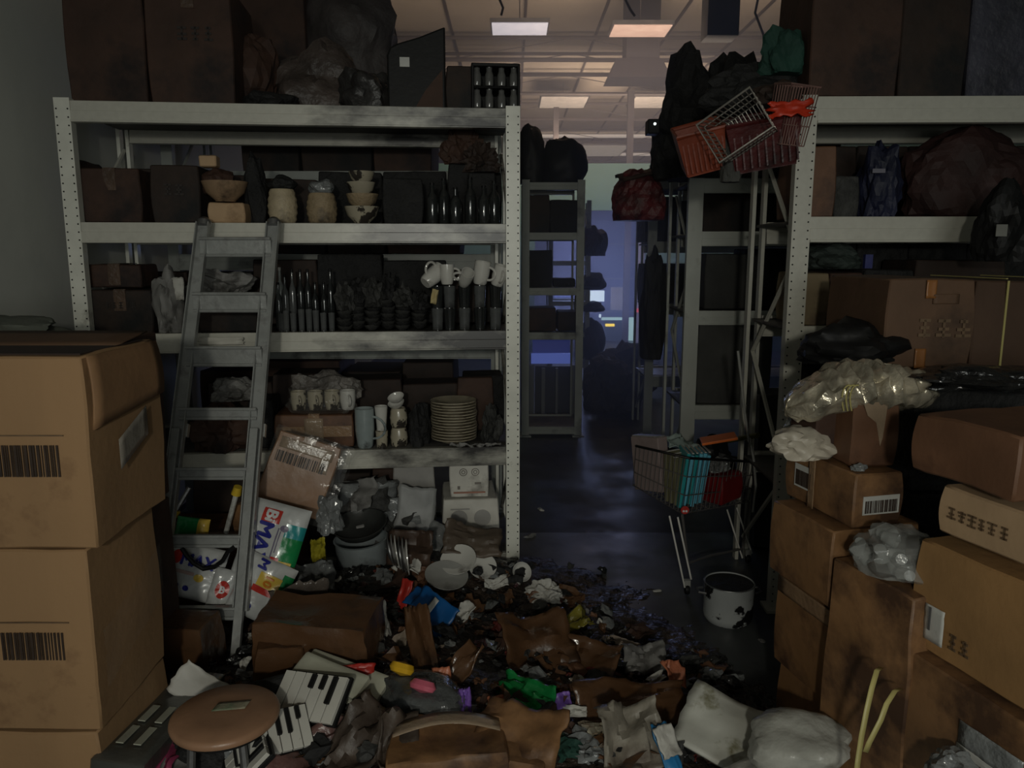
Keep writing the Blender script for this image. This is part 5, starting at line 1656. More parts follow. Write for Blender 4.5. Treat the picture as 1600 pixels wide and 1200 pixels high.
k5 = depth(P(1338, 742, 1.95)) / FPX
p5 = P(1338, 742, 1.95)
h5 = 88 * k5
rb('brown carton with a large white barcode label on its front, right stack top', 1338, 742, 1.95, h5, 0.145, 0.30, 14, card_mid, tapes=(), code=[('front', 0.004, h5 * 0.40, 0.10, 0.034, 'label'), ('left', 0.06, h5 * 0.52, 0.07, 0.045, 'label')],
   sticker=[('left', 0.02, h5 * 0.5, 0.028, h5 * 0.95, tape_damp)])
z5 = p5.z - h5
h6 = 0.215
carton('damp brown carton right under the barcode-label carton, right stack', (p5.x - 0.055, p5.y - 0.015, z5 - h6 - 0.004), 0.27, 0.28, h6, R(14), card_mid, 'fl', tapes=(), seed=3)
h7 = 0.30
carton('damp brown carton with a tape strip, third from the top of the right stack', (p5.x - 0.015, p5.y - 0.03, z5 - h6 - h7 - 0.008), 0.28, 0.31, h7, R(13), card_mid, 'fl', tapes=(), seed=4, sticker=[('left', 0, h7 * 0.86, 0.29, 0.05, tape_damp)])
carton('damp brown carton at the foot of the right stack beside the white bag', (p5.x + 0.01, p5.y - 0.03, 0.005), 0.28, 0.31, max(0.05, z5 - h6 - h7 - 0.014), R(14), card_mid, 'fl', tapes=(), seed=6)
# upright carton and foil bag
k = depth(P(1337, 640, 2.0)) / FPX
t = carton('upright reddish brown carton with a pale drip, under the shiny foil bag', (p5.x + 0.01, p5.y + 0.06, p5.z + 0.004), 0.125, 0.13, 108 * k, R(6), card_red, 'fl', tapes=(), seed=8)
h3 = 108 * k
q = MB()
q.add([(-0.045, -0.074, h3 - 0.004), (0.025, -0.074, h3 - 0.004), (0.022, -0.074, h3 - 0.05), (0.018, -0.074, h3 - 0.10), (0.012, -0.074, h3 - 0.125), (0.006, -0.074, h3 - 0.10), (-0.004, -0.074, h3 - 0.06), (-0.03, -0.074, h3 - 0.04)], [tuple(range(7, -1, -1))])
q.build('pale_drip', tape_clear, t)
carton('dark round-cornered carton left behind the upright reddish one', (p5.x - 0.055, p5.y + 0.14, p5.z + 0.004), 0.06, 0.12, h3 * 0.98, R(10), card_char2, 'fl', tapes=(), seed=9)
lump('crumpled_tape', 'shiny crumpled tape at the front foot of the upright reddish carton', 'tape', (p5.x + 0.02, p5.y + 0.030, p5.z + 0.003), 0.022, 0.012, 0.02, plastic_g, 5, rough=0.6)
# foil bag: drooping pillow
fc = P(1350, 612, 2.08)
q = MB()


def foilf(u, v):
    a = (u - 0.5) * 2
    ang = v * 2 * math.pi
    wx = 0.205
    # section height along the bag
    hh = 0.062 * (1 - abs(a) ** 2.6) ** 0.5 + 0.004
    x = a * wx
    droop = -0.075 * max(0, -a - 0.35) ** 1.0 - 0.0 + 0.025 * max(0, a - 0.5)
    y = 0.11 * math.cos(ang) * (1 - abs(a) ** 3) ** 0.5
    z = hh * math.sin(ang) + droop + 0.012 * math.cos(2.2 * a)
    n = noise.noise_vector(Vector((a * 6, math.cos(ang) * 2.5, math.sin(ang) * 2.5)))
    r_ = 0.010 * math.sin(a * 34 + 2.5 * nz(a * 2, math.cos(ang), 0) + 2 * math.cos(ang)) * (1 - abs(a))
    return Vector((x, y, z)) + n * 0.014 + Vector((0, -r_, r_))


q.grid(foilf, 90, 44)
t = thing('foil_bag', 'crumpled shiny silver-gold foil bag sprawled on top of the right stack', 'bag', (fc.x, fc.y + 0.02, fc.z))
q.build('bag_film', foil, t)
q = MB()
for a in (0.0, 0.35, 0.7):
    q.tube([Vector((-0.085 - 0.012 * math.sin(s * 1.5) + a * 0.03, -0.118 + 0.01 * abs(s), 0.05 * math.cos(s) - 0.015)) for s in [k_ * 0.28 - 0.2 for k_ in range(9)]], 0.0022, 5)
q.build('yellow_stripe', strapm, t)
tag(lump_mesh(0.09, 0.07, 0.085, 33, 0.35, 2.0, 4, True).build('plastic_roll', mat('dusty_white', (0.42, 0.38, 0.31), 0.45, var=0.25, bump=0.3), None, P(1252, 712, 2.12) + Vector((0, 0, 0.0))), 'dusty white plastic pack on the back end of the barcode-label carton', 'pack')
lump('grey_plastic', 'grey clear plastic draped behind the dusty white pack', 'plastic', P(1268, 672, 2.24), 0.07, 0.05, 0.06, plastic_g, 14, rough=0.5, sub=4, smooth=True)
# wide carton with yellow strap
p9 = P(1430, 936, 1.66)
t = carton('big damp carton with a loose yellow strap, front of the right stack', (p9.x, p9.y, 0.005), 0.30, 0.26, p9.z - 0.005, R(20), card_mid, 'fl', tapes=(), seed=12, amp=0.006)
t9 = t
pts = [P(1408, 1076, 1.60), P(1398, 1080, 1.57), P(1385, 1100, 1.55), P(1376, 1125, 1.54), P(1358, 1160, 1.53), P(1352, 1175, 1.53)]
q = MB()


def ribbon(q, pts, w):
    vs, fs = [], []
    for i_, p in enumerate(pts):
        vs += [p + Vector((-w / 2, 0, w * 0.15)), p + Vector((w / 2, 0.0, -w * 0.15))]
    for i_ in range(len(pts) - 1):
        fs.append((2 * i_, 2 * i_ + 1, 2 * i_ + 3, 2 * i_ + 2))
    q.add(vs, fs, 0, True)


ribbon(q, pts, 0.012)
tag(q.build('strap', strapm, solid=0.001), 'shorter loose yellow strap end curling before the strapped carton', 'strap')
q = MB()
ribbon(q, [P(1377, 1043, 1.62), P(1370, 1048, 1.58), P(1362, 1075, 1.56), P(1354, 1110, 1.54), P(1346, 1150, 1.53), P(1340, 1190, 1.52), P(1336, 1230, 1.50)], 0.012)
tag(q.build('strap', strapm, solid=0.001), 'longer loose yellow strap curving down before the strapped carton', 'strap')
# plastic bag on it
pb = P(1388, 930, 1.80)
t = thing('clear_plastic_bag', 'crumpled pale clear plastic bag of small cups on the strapped carton', 'bag', (pb.x + 0.01, pb.y, p9.z + 0.010), (0, 0, R(20)))
pale_c = mat('pale_clear', (0.30, 0.315, 0.30), 0.15, var=0.4, scale=14, bump=0.3, bscale=30, coat=0.5)
rc = random.Random(8)
for i_ in range(18):
    q = MB()
    a, b_, c_ = rc.uniform(-.065, .065), rc.uniform(-.07, .07), rc.uniform(0.012, 0.075)
    if i_ < 6:
        c_ = 0.014
    Mx = Matrix.Rotation(rc.uniform(0, 3), 3, 'X') @ Matrix.Rotation(rc.uniform(0, 3), 3, 'Y')
    q.lathe([(0.0001, -0.018), (0.013, -0.018), (0.020, 0.018), (0.0185, 0.018), (0.012, -0.014), (0.0001, -0.014)], 14, 0, (a, b_, c_ + 0.006), M=Mx)
    q.build('cup', pale_c, t)
lump_mesh(0.10, 0.105, 0.115, 18, 0.3, 2.4, 4, True).build('bag_film', mat('bag_film_clear', (0.42, 0.43, 0.41), 0.12, var=0.3, bump=0.4, bscale=9, bdist=0.02, alpha=0.34), t)
# near right stack
rb('brown carton with a crushed taped top, topmost of the nearest right pile', 1597, 684, 1.42, 0.128, 0.36, 0.255, 16, card_red, tapes=(), seed=21, amp=0.006, sag=0.004)
rb('pale brown carton with faded print, second from the top of the nearest right pile', 1640, 815, 1.38, 0.105, 0.36, 0.245, 16, card_pale, tapes=(), lines=[('left', 0.03, 0.052, 0.13, 0.028)], seed=22, flaps=[])
pr12 = P(1660, 938, 1.38)
rb('brown carton with a white U-marked label, middle of the nearest right pile', 1660, 938, 1.38, 0.26, 0.36, 0.345, 16, mat('cardboard_ochre', (0.34, 0.19, 0.075), 0.7, var=0.2, scale=5, bump=0.3, bscale=35, bdist=0.004, dark=(0.15, 0.08, 0.035), dark_amt=0.25), tapes=(), seed=23,
   sticker=[('left', 0.105, 0.075, 0.055, 0.085, label_w)], lines=[('left', 0.035, 0.060, 0.05, 0.04)])
q = MB()
th_ = R(16)
Rz = Matrix.Rotation(th_, 3, 'Z')
ctr = pr12 - Vector((0, 0, 0.26)) + Rz @ Vector((0.18, 0.1725, 0))
for (y, z, sy, sz) in ((0.105 + 0.004, 0.090, 0.006, 0.055),):
    q.box(ctr + Rz @ Vector((-0.18 - 0.020, y, z)), (0.002, sy, sz), Rz)
tag(q.build('label_mark', mat('grey_ink', (0.10, 0.10, 0.10), 0.5)), 'short dark bar printed on the white U-marked label', 'mark')
z13 = pr12.z - 0.26
carton('brown carton with a clear document pouch, lower in the nearest right pile', (pr12.x - 0.03, pr12.y - 0.01, z13 - 0.34), 0.38, 0.34, 0.335, R(17), card_mid, 'fl', tapes=(), seed=24,
       sticker=[('left', -0.09, 0.235, 0.15, 0.055, plastic_g), ('left', -0.09, 0.198, 0.155, 0.020, label_w)])
carton('brown carton at the foot of the nearest right pile, below the picture edge', (pr12.x - 0.04, pr12.y - 0.01, 0.005), 0.40, 0.36, z13 - 0.35, R(16), card_mid, 'fl', tapes=(), seed=25)
lump('grey_plastic', 'grey clear plastic poking out under the nearest right pile', 'plastic', P(1485, 1225, 1.45), 0.05, 0.05, 0.07, plastic_g, 3, rough=0.5, sub=4)
# added support column, gap shade put into its black colour; strapped pair above
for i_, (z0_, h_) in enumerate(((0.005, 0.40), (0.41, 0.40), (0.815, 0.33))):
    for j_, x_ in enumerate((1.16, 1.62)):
        carton('added carton painted with the shade between the two right piles, %s layer, %s' % (['bottom', 'middle', 'top'][i_], ['aisle side', 'wall side'][j_]), (x_, 2.12 + 0.02 * i_, z0_), 0.44, 0.55, h_, R(3), black_char, 'fl', tapes=())
zt = 1.155
a_ = P(1380, 575, 2.32)
hR = P(1380, 436, 2.32).z - a_.z
carton('dark carton slab under the strapped cartons', (1.12, 2.28, zt), 0.95, 0.5, a_.z - zt - 0.008, R(2), card_char, 'fl', tapes=())
carton('large brown carton with two orange tape ends, upper right', (a_.x, a_.y, a_.z), 0.262, 0.40, hR, R(2), mat('cardboard_dim', (0.11, 0.06, 0.033), 0.7, var=0.2, scale=5, bump=0.3, bscale=30, bdist=0.004, dark=(0.05, 0.028, 0.016), dark_amt=0.35), 'fl', tapes=(),
       sticker=[('front', -0.008, hR - 0.03, 0.032, 0.055, mat('orange_tape', (0.26, 0.11, 0.035), 0.4)), ('front', -0.025, 0.03, 0.034, 0.06, MATS['orange_tape']), ('front', 0.04, hR * 0.78, 0.08, 0.03, MATS['cardboard_dim'])], lines=[('front', 0.03, hR * 0.45, 0.14, 0.06)], seed=30)
carton('large brown carton with thin pale straps, at the right picture edge', (a_.x + 0.268, a_.y + 0.01, a_.z), 0.36, 0.40, hR * 0.98, R(2), mat('cardboard_dim2', (0.07, 0.038, 0.022), 0.7, var=0.2, scale=5, bump=0.3, bscale=30, bdist=0.004), 'fl', tapes=(), seed=31, straps=2)
lump('black_bag', 'black plastic bag slumped left of the upper right cartons', 'bag', (1.06, 2.38, 1.16), 0.16, 0.12, 0.13, black_pl, 19, sub=4, rough=0.4, smooth=True)
lump('black_bag', 'flat black plastic bag lying before the strapped cartons at the right edge', 'bag', (1.30, 2.02, 1.15), 0.24, 0.13, 0.06, black_wet, 22, sub=4, rough=0.5, smooth=True)

# ================================================================ RIGHT RACK GOODS
B = 'B'
boxon(B, 1263, 1398, 3, 0.02, 0.50, 0.4, card_char2, 'tall dark olive-brown carton on the right rack top beside the red hook basket', tapes=('top',))
boxon(B, 1402, 1502, 3, 0.03, 0.48, 0.4, card_char, 'tall dark carton on the right rack top, second from the aisle', tapes=('top',))
boxon(B, 1508, 1660, 3, 0.02, 0.52, 0.4, mat('purplish_wrap', (0.045, 0.045, 0.062), 0.5, var=0.5, scale=8, bump=0.6), 'bluish wrapped block on the right rack top at the picture edge', tapes=())
boxon(B, 1258, 1300, 2, 0.04, 0.27, 0.35, card_red, 'narrow reddish carton on the second shelf of the right rack', tapes=())
boxon(B, 1302, 1338, 2, 0.06, 0.16, 0.35, char_grey, 'grey-black pack right of the narrow reddish carton, right rack', tapes=())
p = on(B, 1368, 2, 0.12)
lump('blue_bundle', 'dark blue bundle with a pale tag on the second shelf of the right rack', 'bundle', p, 0.085, 0.1, 0.30, mat('navy_cloth', (0.012, 0.015, 0.04), 0.6, var=0.4, bump=0.5), 5, sub=4)
tag(MB().box((0, 0, 0), (0.05, 0.003, 0.016)).build('paper_tag', mat('lilac_tag', (0.16, 0.155, 0.19), 0.5), None, p + Vector((-0.045, -0.095, 0.175))), 'pale lilac tag on the dark blue bundle, right rack', 'tag')
p = on(B, 1505, 2, 0.15)
lump('dark_sack', 'huge dark reddish sack filling the second shelf of the right rack', 'sack', p, 0.26, 0.15, 0.36, mat('dark_sackcloth', (0.035, 0.014, 0.012), 0.7, var=0.5, bump=0.6, scale=6), 8, sub=4, rough=0.25)
p = P(1578, 350, 2.75)
lump('black_bag', 'black bag with a white tag overhanging the second beam of the right rack', 'bag', p + Vector((0, 0.02, -0.13)), 0.10, 0.08, 0.27, black_pl, 10, sub=4, rough=0.3)
tag(MB().box((0, 0, 0), (0.038, 0.003, 0.04)).build('paper_tag', mat('dim_tag', (0.20, 0.2, 0.18), 0.5), None, P(1565, 360, 2.672)), 'small pale tag on the black bag at the second beam of the right rack', 'tag')
boxon(B, 1250, 1290, 1, 0.02, 0.21, 0.3, mat('cardboard_tan_dim', (0.20, 0.15, 0.085), 0.7, var=0.2, dark=(0.06, 0.035, 0.025), dark_amt=0.3), 'tan carton on the third shelf of the right rack beside the post', tapes=())
boxon(B, 1292, 1342, 1, 0.03, 0.21, 0.3, card_char2, 'reddish brown stained carton on the third shelf of the right rack', tapes=())
boxon(B, 1346, 1420, 1, 0.03, 0.22, 0.3, black_char, 'black charred carton on the third shelf of the right rack', tapes=())
boxon(B, 1424, 1560, 1, 0.06, 0.26, 0.3, card_char, 'dark wide carton on the third shelf of the right rack behind the strapped cartons', tapes=())
lump('green_cloth', 'dark green cloth lying over the tan carton on the right rack', 'cloth', on(B, 1290, 1, 0.12) + Vector((0, 0, 0.225)), 0.12, 0.1, 0.10, mat('dark_green_cloth', (0.025, 0.035, 0.03), 0.8, var=0.4, bump=0.5), 7, sub=4, rough=0.35)
tag(MB().box((0, 0, 0), (0.03, 0.02, 0.055)).build('blue_pack', mat('blue_violet', (0.03, 0.035, 0.14), 0.4), None, on(B, 1352, 1, 0.03) + Vector((0, 0.02, 0.255))), 'small blue-violet pack atop the black charred carton, right rack', 'pack')
for lv in (0,):
    for x0, x1 in ((1255, 1330), (1335, 1420), (1425, 1520)):
        boxon(B, x0, x1, lv, 0.06, 0.45, 0.35, black_char, 'black carton on the low shelf of the right rack, %s from the post' % {1255: 'first', 1335: 'second', 1425: 'third'}[x0], tapes=(), group='black cartons low on the right rack')
for lv, h_ in ((2, 0.32), (1, 0.33), (0, 0.5)):  # cartons added so the view through the rack stays dark
    for x0, x1 in ((1252, 1330), (1332, 1410), (1412, 1500), (1502, 1590)):
        boxon(B, x0, x1, lv, 0.42, h_, 0.12, card_char if lv == 2 else black_char, 'added dark carton closing the back of the right rack, %s shelf, %s from the post' % (['lowest', 'third', 'second'][lv], {1252: 'first', 1332: 'second', 1412: 'third', 1502: 'fourth'}[x0]), tapes=(), group='added dark cartons at the back of the right rack')
# rack D goods
D = 'D'
boxon(D, 1100, 1165, 1, 0.15, 0.33, 0.4, mat('grey_sheeted', (0.045, 0.045, 0.042), 0.7, var=0.4, bump=0.4), 'grey sooty carton on the middle shelf of the second right rack', tapes=())
boxon(D, 1170, 1240, 1, 0.12, 0.36, 0.4, black_char, 'black carton on the middle shelf of the second right rack', tapes=())
boxon(D, 1098, 1180, 2, 0.12, 0.26, 0.4, card_char, 'dark carton on the upper shelf of the second right rack', tapes=())
boxon(D, 1185, 1260, 2, 0.12, 0.26, 0.4, black_char, 'black carton on the upper shelf of the second right rack', tapes=())
boxon(D, 1088, 1200, 0, 0.05, 0.50, 0.4, mat('grey_tall', (0.07, 0.07, 0.066), 0.7, var=0.3, bump=0.4), 'tall grey sheeted carton on the low shelf behind the shopping cart', tapes=())
for i_, (px, dz, sx, sz, s_) in enumerate(((1072, 0, 0.19, 0.66, 2), (1150, 0, 0.27, 0.72, 4), (1235, 0, 0.24, 0.55, 6))):
    p = on(D, px, 3, 0.12)
    lump('charred_bundle', ['black charred bundle at the aisle end of the second right rack top', 'tall black charred bundle in the middle of the second right rack top', 'black charred bundle behind the green cloth, second right rack top'][i_], 'bundle', p, sx, 0.24, sz, black_char, s_, sub=4, rough=0.45)
lump('green_cloth', 'dull green cloth draped at the corner of the right rack top', 'cloth', P(1222, 118, 3.2) , 0.09, 0.07, 0.19, dgreen, 9, sub=4, rough=0.4)
lump('black_bundle', 'black bundle under the dull green cloth beside the right rack top', 'bundle', P(1185, 175, 3.3), 0.24, 0.12, 0.17, black_char, 12, sub=4, rough=0.4)
# rack E goods + red net
E = 'E'
for lv, h_ in ((1, .32), (2, .36)):
    for x0, x1 in ((1008, 1052), (1054, 1110)):
        boxon(E, x0, x1, lv, 0.1, h_, 0.4, black_char, 'dim black carton on the %s shelf of the third right rack, %s' % ('lower' if lv == 1 else 'upper', 'aisle end' if x0 < 1020 else 'second from the aisle'), tapes=(), group='black cartons on the third right rack')
lump('black_cloth', 'long black cloth hanging down the aisle side of the third right rack', 'cloth', P(1018, 560, 5.2), 0.09, 0.10, 0.75, mat('black_blue_cloth', (0.012, 0.012, 0.014), 0.8, var=0.4, bump=0.6), 5, sub=4, rough=0.3)
lump('red_bundle', 'dark red printed bundle overhanging the aisle above the shopping cart', 'bundle', P(998, 345, 4.9), 0.17, 0.14, 0.30, mat('red_bundle', (0.11, 0.016, 0.018), 0.5, var=0.8, scale=10, bump=0.6), 6, sub=4, rough=0.3)
sheet('dark_board', 'dark flat board lying on the dark red bundle over the aisle', 'board', P(1010, 268, 4.9), 0.34, 0.22, (R(8), R(-10), 0.1), card_char2, 0.012, 5, thick=0.02)
# rack F goods
lump('black_sack', 'round black sack on the far left rack top, against the white post', 'sack', on('F', 828, 4, 0.15), 0.13, 0.15, 0.46, black_pl, 3, sub=4, rough=0.2, smooth=True)
lump('black_sack', 'big round black sack on the far left rack top, right of two', 'sack', on('F', 880, 4, 0.12), 0.19, 0.16, 0.37, black_pl, 5, sub=4, rough=0.2, smooth=True)
FG = [(822, 858, 3, .30, card_char), (860, 902, 3, .26, black_char), (820, 862, 2, .30, black_char), (866, 898, 2, .07, black_char), (820, 868, 1, .19, card_char2), (872, 905, 1, .16, card_char)]
for (x0, x1, lv, h_, m_) in FG:
    p = on('F', x0, lv, 0.1)
    boxon('F', x0, x1, lv, 0.1, h_, 0.3, m_, 'dim dark carton on the far left rack, %s shelf, %s side' % ({1: 'lower middle', 2: 'upper middle', 3: 'upper'}[lv], 'left' if x0 < 850 else 'right'), tapes=(), group='dim cartons on the far left rack')
lump('dark_heap', 'low dark heap of packs right of the far left rack, along the aisle', 'heap', G(955, 640), 0.28, 0.35, 0.50, mat('far_heap', (0.03, 0.028, 0.028), 0.8, var=0.4, bump=0.6), 6, sub=4, rough=0.4)
panel('blue_glow_panel', 'light blue strip with a painted glow, low in the far left rack', 'panel', 830, 552, 893, 568, 7.1, blue_glow)
panel('dim_blue_glow_panel', 'dim blue panel above the light blue strip in the far left rack', 'panel', 832, 530, 890, 551, 7.12, blue_dim_glow)
for (x0, y0, x1, y1, Y, lab) in ((862, 374, 893, 412, 14.15, 'painted blue light patch between the cartons of the far left rack, upper'), (866, 452, 892, 465, 14.15, 'painted blue light patch between the cartons of the far left rack, lower')):
    panel('blue_glow_panel', lab, 'panel', x0, y0, x1, y1, Y, mat('blue_mid_glow', (0.1, 0.12, 0.4), 0.4, emit=(0.09, 0.13, 0.42), emit_s=0.35, bump=0) if y0 < 400 else blue_glow)  # patches of blue light painted as glowing panels on the shutter
t = thing('steel_doorway', 'grey-blue steel door frame standing low in the far left rack', 'frame', (0, 0, 0))
for (x0, y0, x1, y1) in ((826, 570, 834, 672), (893, 570, 902, 672), (826, 664, 902, 673), (846, 575, 851, 664), (868, 575, 871, 664)):
    fbox(x0, y0, x1, y1, 7.15, dist_steel, 'frame_bar', 0.04, t)
fbox(836, 572, 892, 664, 7.22, mat('bluegrey_panel', (0.04, 0.045, 0.08), 0.5, bump=0), 'door_panel', 0.02, t)
# dark bits at the aisle end on stand
for (x0, y0, x1, y1, Y, lab) in ((905, 350, 945, 400, 9.0, 'dark carton stack end silhouetted before the blue shutter, upper'), (905, 425, 943, 452, 9.0, 'dark carton silhouetted before the blue shutter, middle'), (905, 470, 944, 486, 9.0, 'dark carton silhouetted left of the far window, lower'), (905, 500, 943, 560, 9.0, 'dark pile silhouetted left of the framed window')):
    a_, c_ = P(x0, y0, Y), P(x1, y1, Y)
    lump('dark_carton', lab, 'carton', ((a_.x + c_.x) / 2, Y, c_.z), abs(c_.x - a_.x) / 2 * 1.1, 0.2, a_.z - c_.z, card_char, x0 + y0, rough=0.35, sub=3)
t = rack('G', 'dim rack at the far left side of the aisle carrying dark silhouetted packs', (0.42, 8.9, 0), 0, 0.48, 0.5, [0.6, 0.96, 1.12, 1.42, 2.0], 2.1, rack_far_m, 0.05, 0.05, holes=False)
lump('dark_heap', 'dark heap along the aisle floor in front of the far window', 'heap', G(985, 640) + Vector((0.05, 0.8, 0)), 0.35, 0.4, 0.56, MATS['far_heap'], 11, sub=4, rough=0.4)

# ================================================================ WIRE AND RED BASKETS
def wire_basket(name, label, c, w, d, h, rot, m, n1=12, n2=4, taper=0.86, r=0.0022):
    t = thing(name, label, 'basket', c, rot)

    def cor(sx, sy, z):
        f = taper + (1 - taper) * z / h
        return Vector((sx * w / 2 * f, sy * d / 2 * f, z))
    sides = [((-1, -1), (1, -1), n1), ((1, -1), (1, 1), n1 * 2 // 3), ((1, 1), (-1, 1), n1), ((-1, 1), (-1, -1), n1 * 2 // 3)]
    for (a, b, n) in sides:
        q = MB()
        for i_ in range(n + 1):
            u = i_ / n
            lo, hi = cor(*a, 0).lerp(cor(*b, 0), u), cor(*a, h).lerp(cor(*b, h), u)
            q.tube([lo, hi], r, 5)
        for j_ in range(n2):
            z = h * j_ / n2
            q.tube([cor(*a, z), cor(*b, z)], r, 5)
        q.build('wire_side', m, t)
    q = MB()
    for i_ in range(n1 + 1):
        u = i_ / n1
        q.tube([cor(-1, -1, 0).lerp(cor(1, -1, 0), u), cor(-1, 1, 0).lerp(cor(1, 1, 0), u)], r, 5)
    q.build('wire_bottom', m, t)
    q = MB()
    q.tube([cor(-1, -1, h), cor(1, -1, h), cor(1, 1, h), cor(-1, 1, h)], r * 2.0, 6, closed=True)
    q.build('rim', m, t)
    return t


wire_steel = mat('bright_wire', (0.42, 0.40, 0.36), 0.3, metal=0.6)
wire_basket('wire_basket', 'pale wire shopping basket lying on its side over the aisle corner of the right rack', P(1168, 205, 2.92), 0.20, 0.15, 0.28, (R(95), R(-32), R(-28)), wire_steel, 12, 3)
wire_basket('wire_basket', 'fine wire basket hanging under the red hook, against the right rack corner', P(1226, 225, 2.9), 0.11, 0.12, 0.20, (R(12), R(4), R(10)), mat('reddish_wire', (0.26, 0.15, 0.13), 0.35, metal=0.3), 10, 3)


def solid_basket(label, c, w, d, h, rot, m, name='plastic_basket'):
    t = thing(name, label, 'basket', c, rot)
    q = MB()
    f = 0.82
    for s in (-1, 1):
        q.add([(-w / 2 * f, s * d / 2 * f, 0), (w / 2 * f, s * d / 2 * f, 0), (w / 2, s * d / 2, h), (-w / 2, s * d / 2, h)], [(0, 1, 2, 3)])
        q.add([(s * w / 2 * f, -d / 2 * f, 0), (s * w / 2 * f, d / 2 * f, 0), (s * w / 2, d / 2, h), (s * w / 2, -d / 2, h)], [(0, 1, 2, 3)])
    q.add([(-w / 2 * f, -d / 2 * f, 0), (w / 2 * f, -d / 2 * f, 0), (w / 2 * f, d / 2 * f, 0), (-w / 2 * f, d / 2 * f, 0)], [(0, 1, 2, 3)])
    q.build('basket_shell', m, t, solid=0.004)
    q = MB()
    q.tube([(-w / 2, -d / 2, h), (w / 2, -d / 2, h), (w / 2, d / 2, h), (-w / 2, d / 2, h)], 0.008, 6, closed=True)
    q.build('rim', m, t)
    q = MB()
    for i_ in range(9):
        x = -w / 2 * 0.9 + w * 0.9 * i_ / 8
        q.box((x * 0.92, -d / 2 * 0.92 - 0.004, h * 0.5), (0.006, 0.006, h * 0.85), Matrix.Rotation(R(-5), 3, 'X'))
    q.build('rib', m, t)
    return t


solid_basket('orange-red plastic basket hanging lowest over the aisle', P(1100, 262, 3.0), 0.17, 0.16, 0.15, (R(20), R(-14), R(-8)), orange_pl)
solid_basket('dark red plastic basket under the pale wire basket', P(1190, 258, 2.96), 0.26, 0.18, 0.17, (R(15), R(-10), R(-6)), dred_pl)
lump('grey_cloth', 'dark grey cloth between the orange-red and the dark red baskets', 'cloth', P(1142, 285, 2.93), 0.045, 0.04, 0.20, mat('dark_grey_cloth', (0.05, 0.05, 0.045), 0.8, var=0.3, bump=0.4), 5, sub=4, rough=0.3)
sheet('red_hook_plate', 'bright red torn plastic plate at the right rack corner', 'plate', P(1233, 170, 2.80), 0.15, 0.055, (R(70), R(-4), R(4)), mat('bright_red', (0.50, 0.035, 0.012), 0.4, var=0.2), 0.012, 4, thick=0.006, torn=0.25)
lump('dark_pack', 'dark pack between the baskets and the right rack corner, above the red plate', 'pack', P(1215, 165, 3.0), 0.09, 0.06, 0.085, card_char, 7, rough=0.4)

# ================================================================ SHOPPING CART
co = Vector((0.98, 3.35, 0))
cart = thing('shopping_cart', 'small wire shopping cart full of books and packs in the aisle', 'shopping cart', co)
nb, nt = P(1066, 803, 3.20), P(1078, 716, 3.16)
lbm, ltp = P(989, 758, 3.46), P(994, 697, 3.46)
rbm, rtp = P(1170, 784, 3.60), P(1183, 722, 3.62)
bb_, bt_ = lbm + rbm - nb, ltp + rtp - nt
wire_d = mat('cart_wire', (0.13, 0.12, 0.115), 0.3, metal=0.2)


def wpanel(a, b, c_, d_, nu, nv, nm):
    q = MB()
    for i_ in range(nu + 1):
        u = i_ / nu
        q.tube([a.lerp(b, u) - co, d_.lerp(c_, u) - co], 0.0018, 5)
    for j_ in range(nv + 1):
        v = j_ / nv
        q.tube([a.lerp(d_, v) - co, b.lerp(c_, v) - co], 0.0024, 5)
    q.build(nm, wire_d, cart)


wpanel(lbm, nb, nt, ltp, 12, 3, 'wire_side')
wpanel(nb, rbm, rtp, nt, 16, 3, 'wire_side')
wpanel(lbm, bb_, bt_, ltp, 16, 3, 'wire_side')
wpanel(bb_, rbm, rtp, bt_, 12, 3, 'wire_side')
wpanel(lbm, nb, rbm, bb_, 12, 8, 'wire_bottom')
q = MB()
q.tube([p - co for p in (ltp, nt, rtp, bt_)], 0.006, 8, closed=True)
q.build('rim', black_pl, cart)
for (x0, y0, x1, y1, Y) in ((1046, 806, 1070, 918, 3.24), (1059, 808, 1080, 905, 3.22), (1136, 796, 1160, 872, 3.62), (1151, 793, 1175, 865, 3.60)):
    q = MB()
    a, b = P(x0, y0, Y), P(x1, y1, Y - 0.02)
    q.tube([a - co, b - co], 0.0042, 8)
    q.build('leg', mat('leg_chrome', (0.75, 0.73, 0.68), 0.25, metal=0.15), cart)
for (x, y) in ((1073, 929), (1168, 880)):
    p = G(x, y)
    q = MB()
    q.lathe([(0.0001, -0.01), (0.022, -0.009), (0.024, 0), (0.022, 0.009), (0.0001, 0.01)], 18, 0, p - co + Vector((0, 0, 0.026)), M=Matrix.Rotation(R(90), 3, 'Y'))
    q.box(p - co + Vector((0, 0, 0.055)), (0.026, 0.02, 0.03), mi=1)
    q.build('caster', [black_pl, chrome], cart)
q = MB()
a, b = P(1128, 690, 3.72), P(1184, 680, 3.5)
q.tube([a - co, b - co], 0.013, 10)
q.build('handle', olive, cart)
q = MB()
q.tube([p - co for p in (P(1176, 800, 3.5), P(1181, 760, 3.5), P(1178, 720, 3.5), P(1172, 685, 3.5))], 0.006, 8)
q.build('handle_tube', chrome, cart)
q = MB()
q.tube([p - co for p in (nb, P(1075, 880, 3.28), P(1110, 868, 3.42), P(1160, 858, 3.58), rbm)], 0.006, 7)
q.build('lower_frame', wire_d, cart)


# cart contents: placed in the frame of the basket (e = left->near edge, f = near->right)
def incart(u, v, z):
    p = lbm.lerp(nb, u) + (rbm - nb) * v
    return p + Vector((0, 0, z))


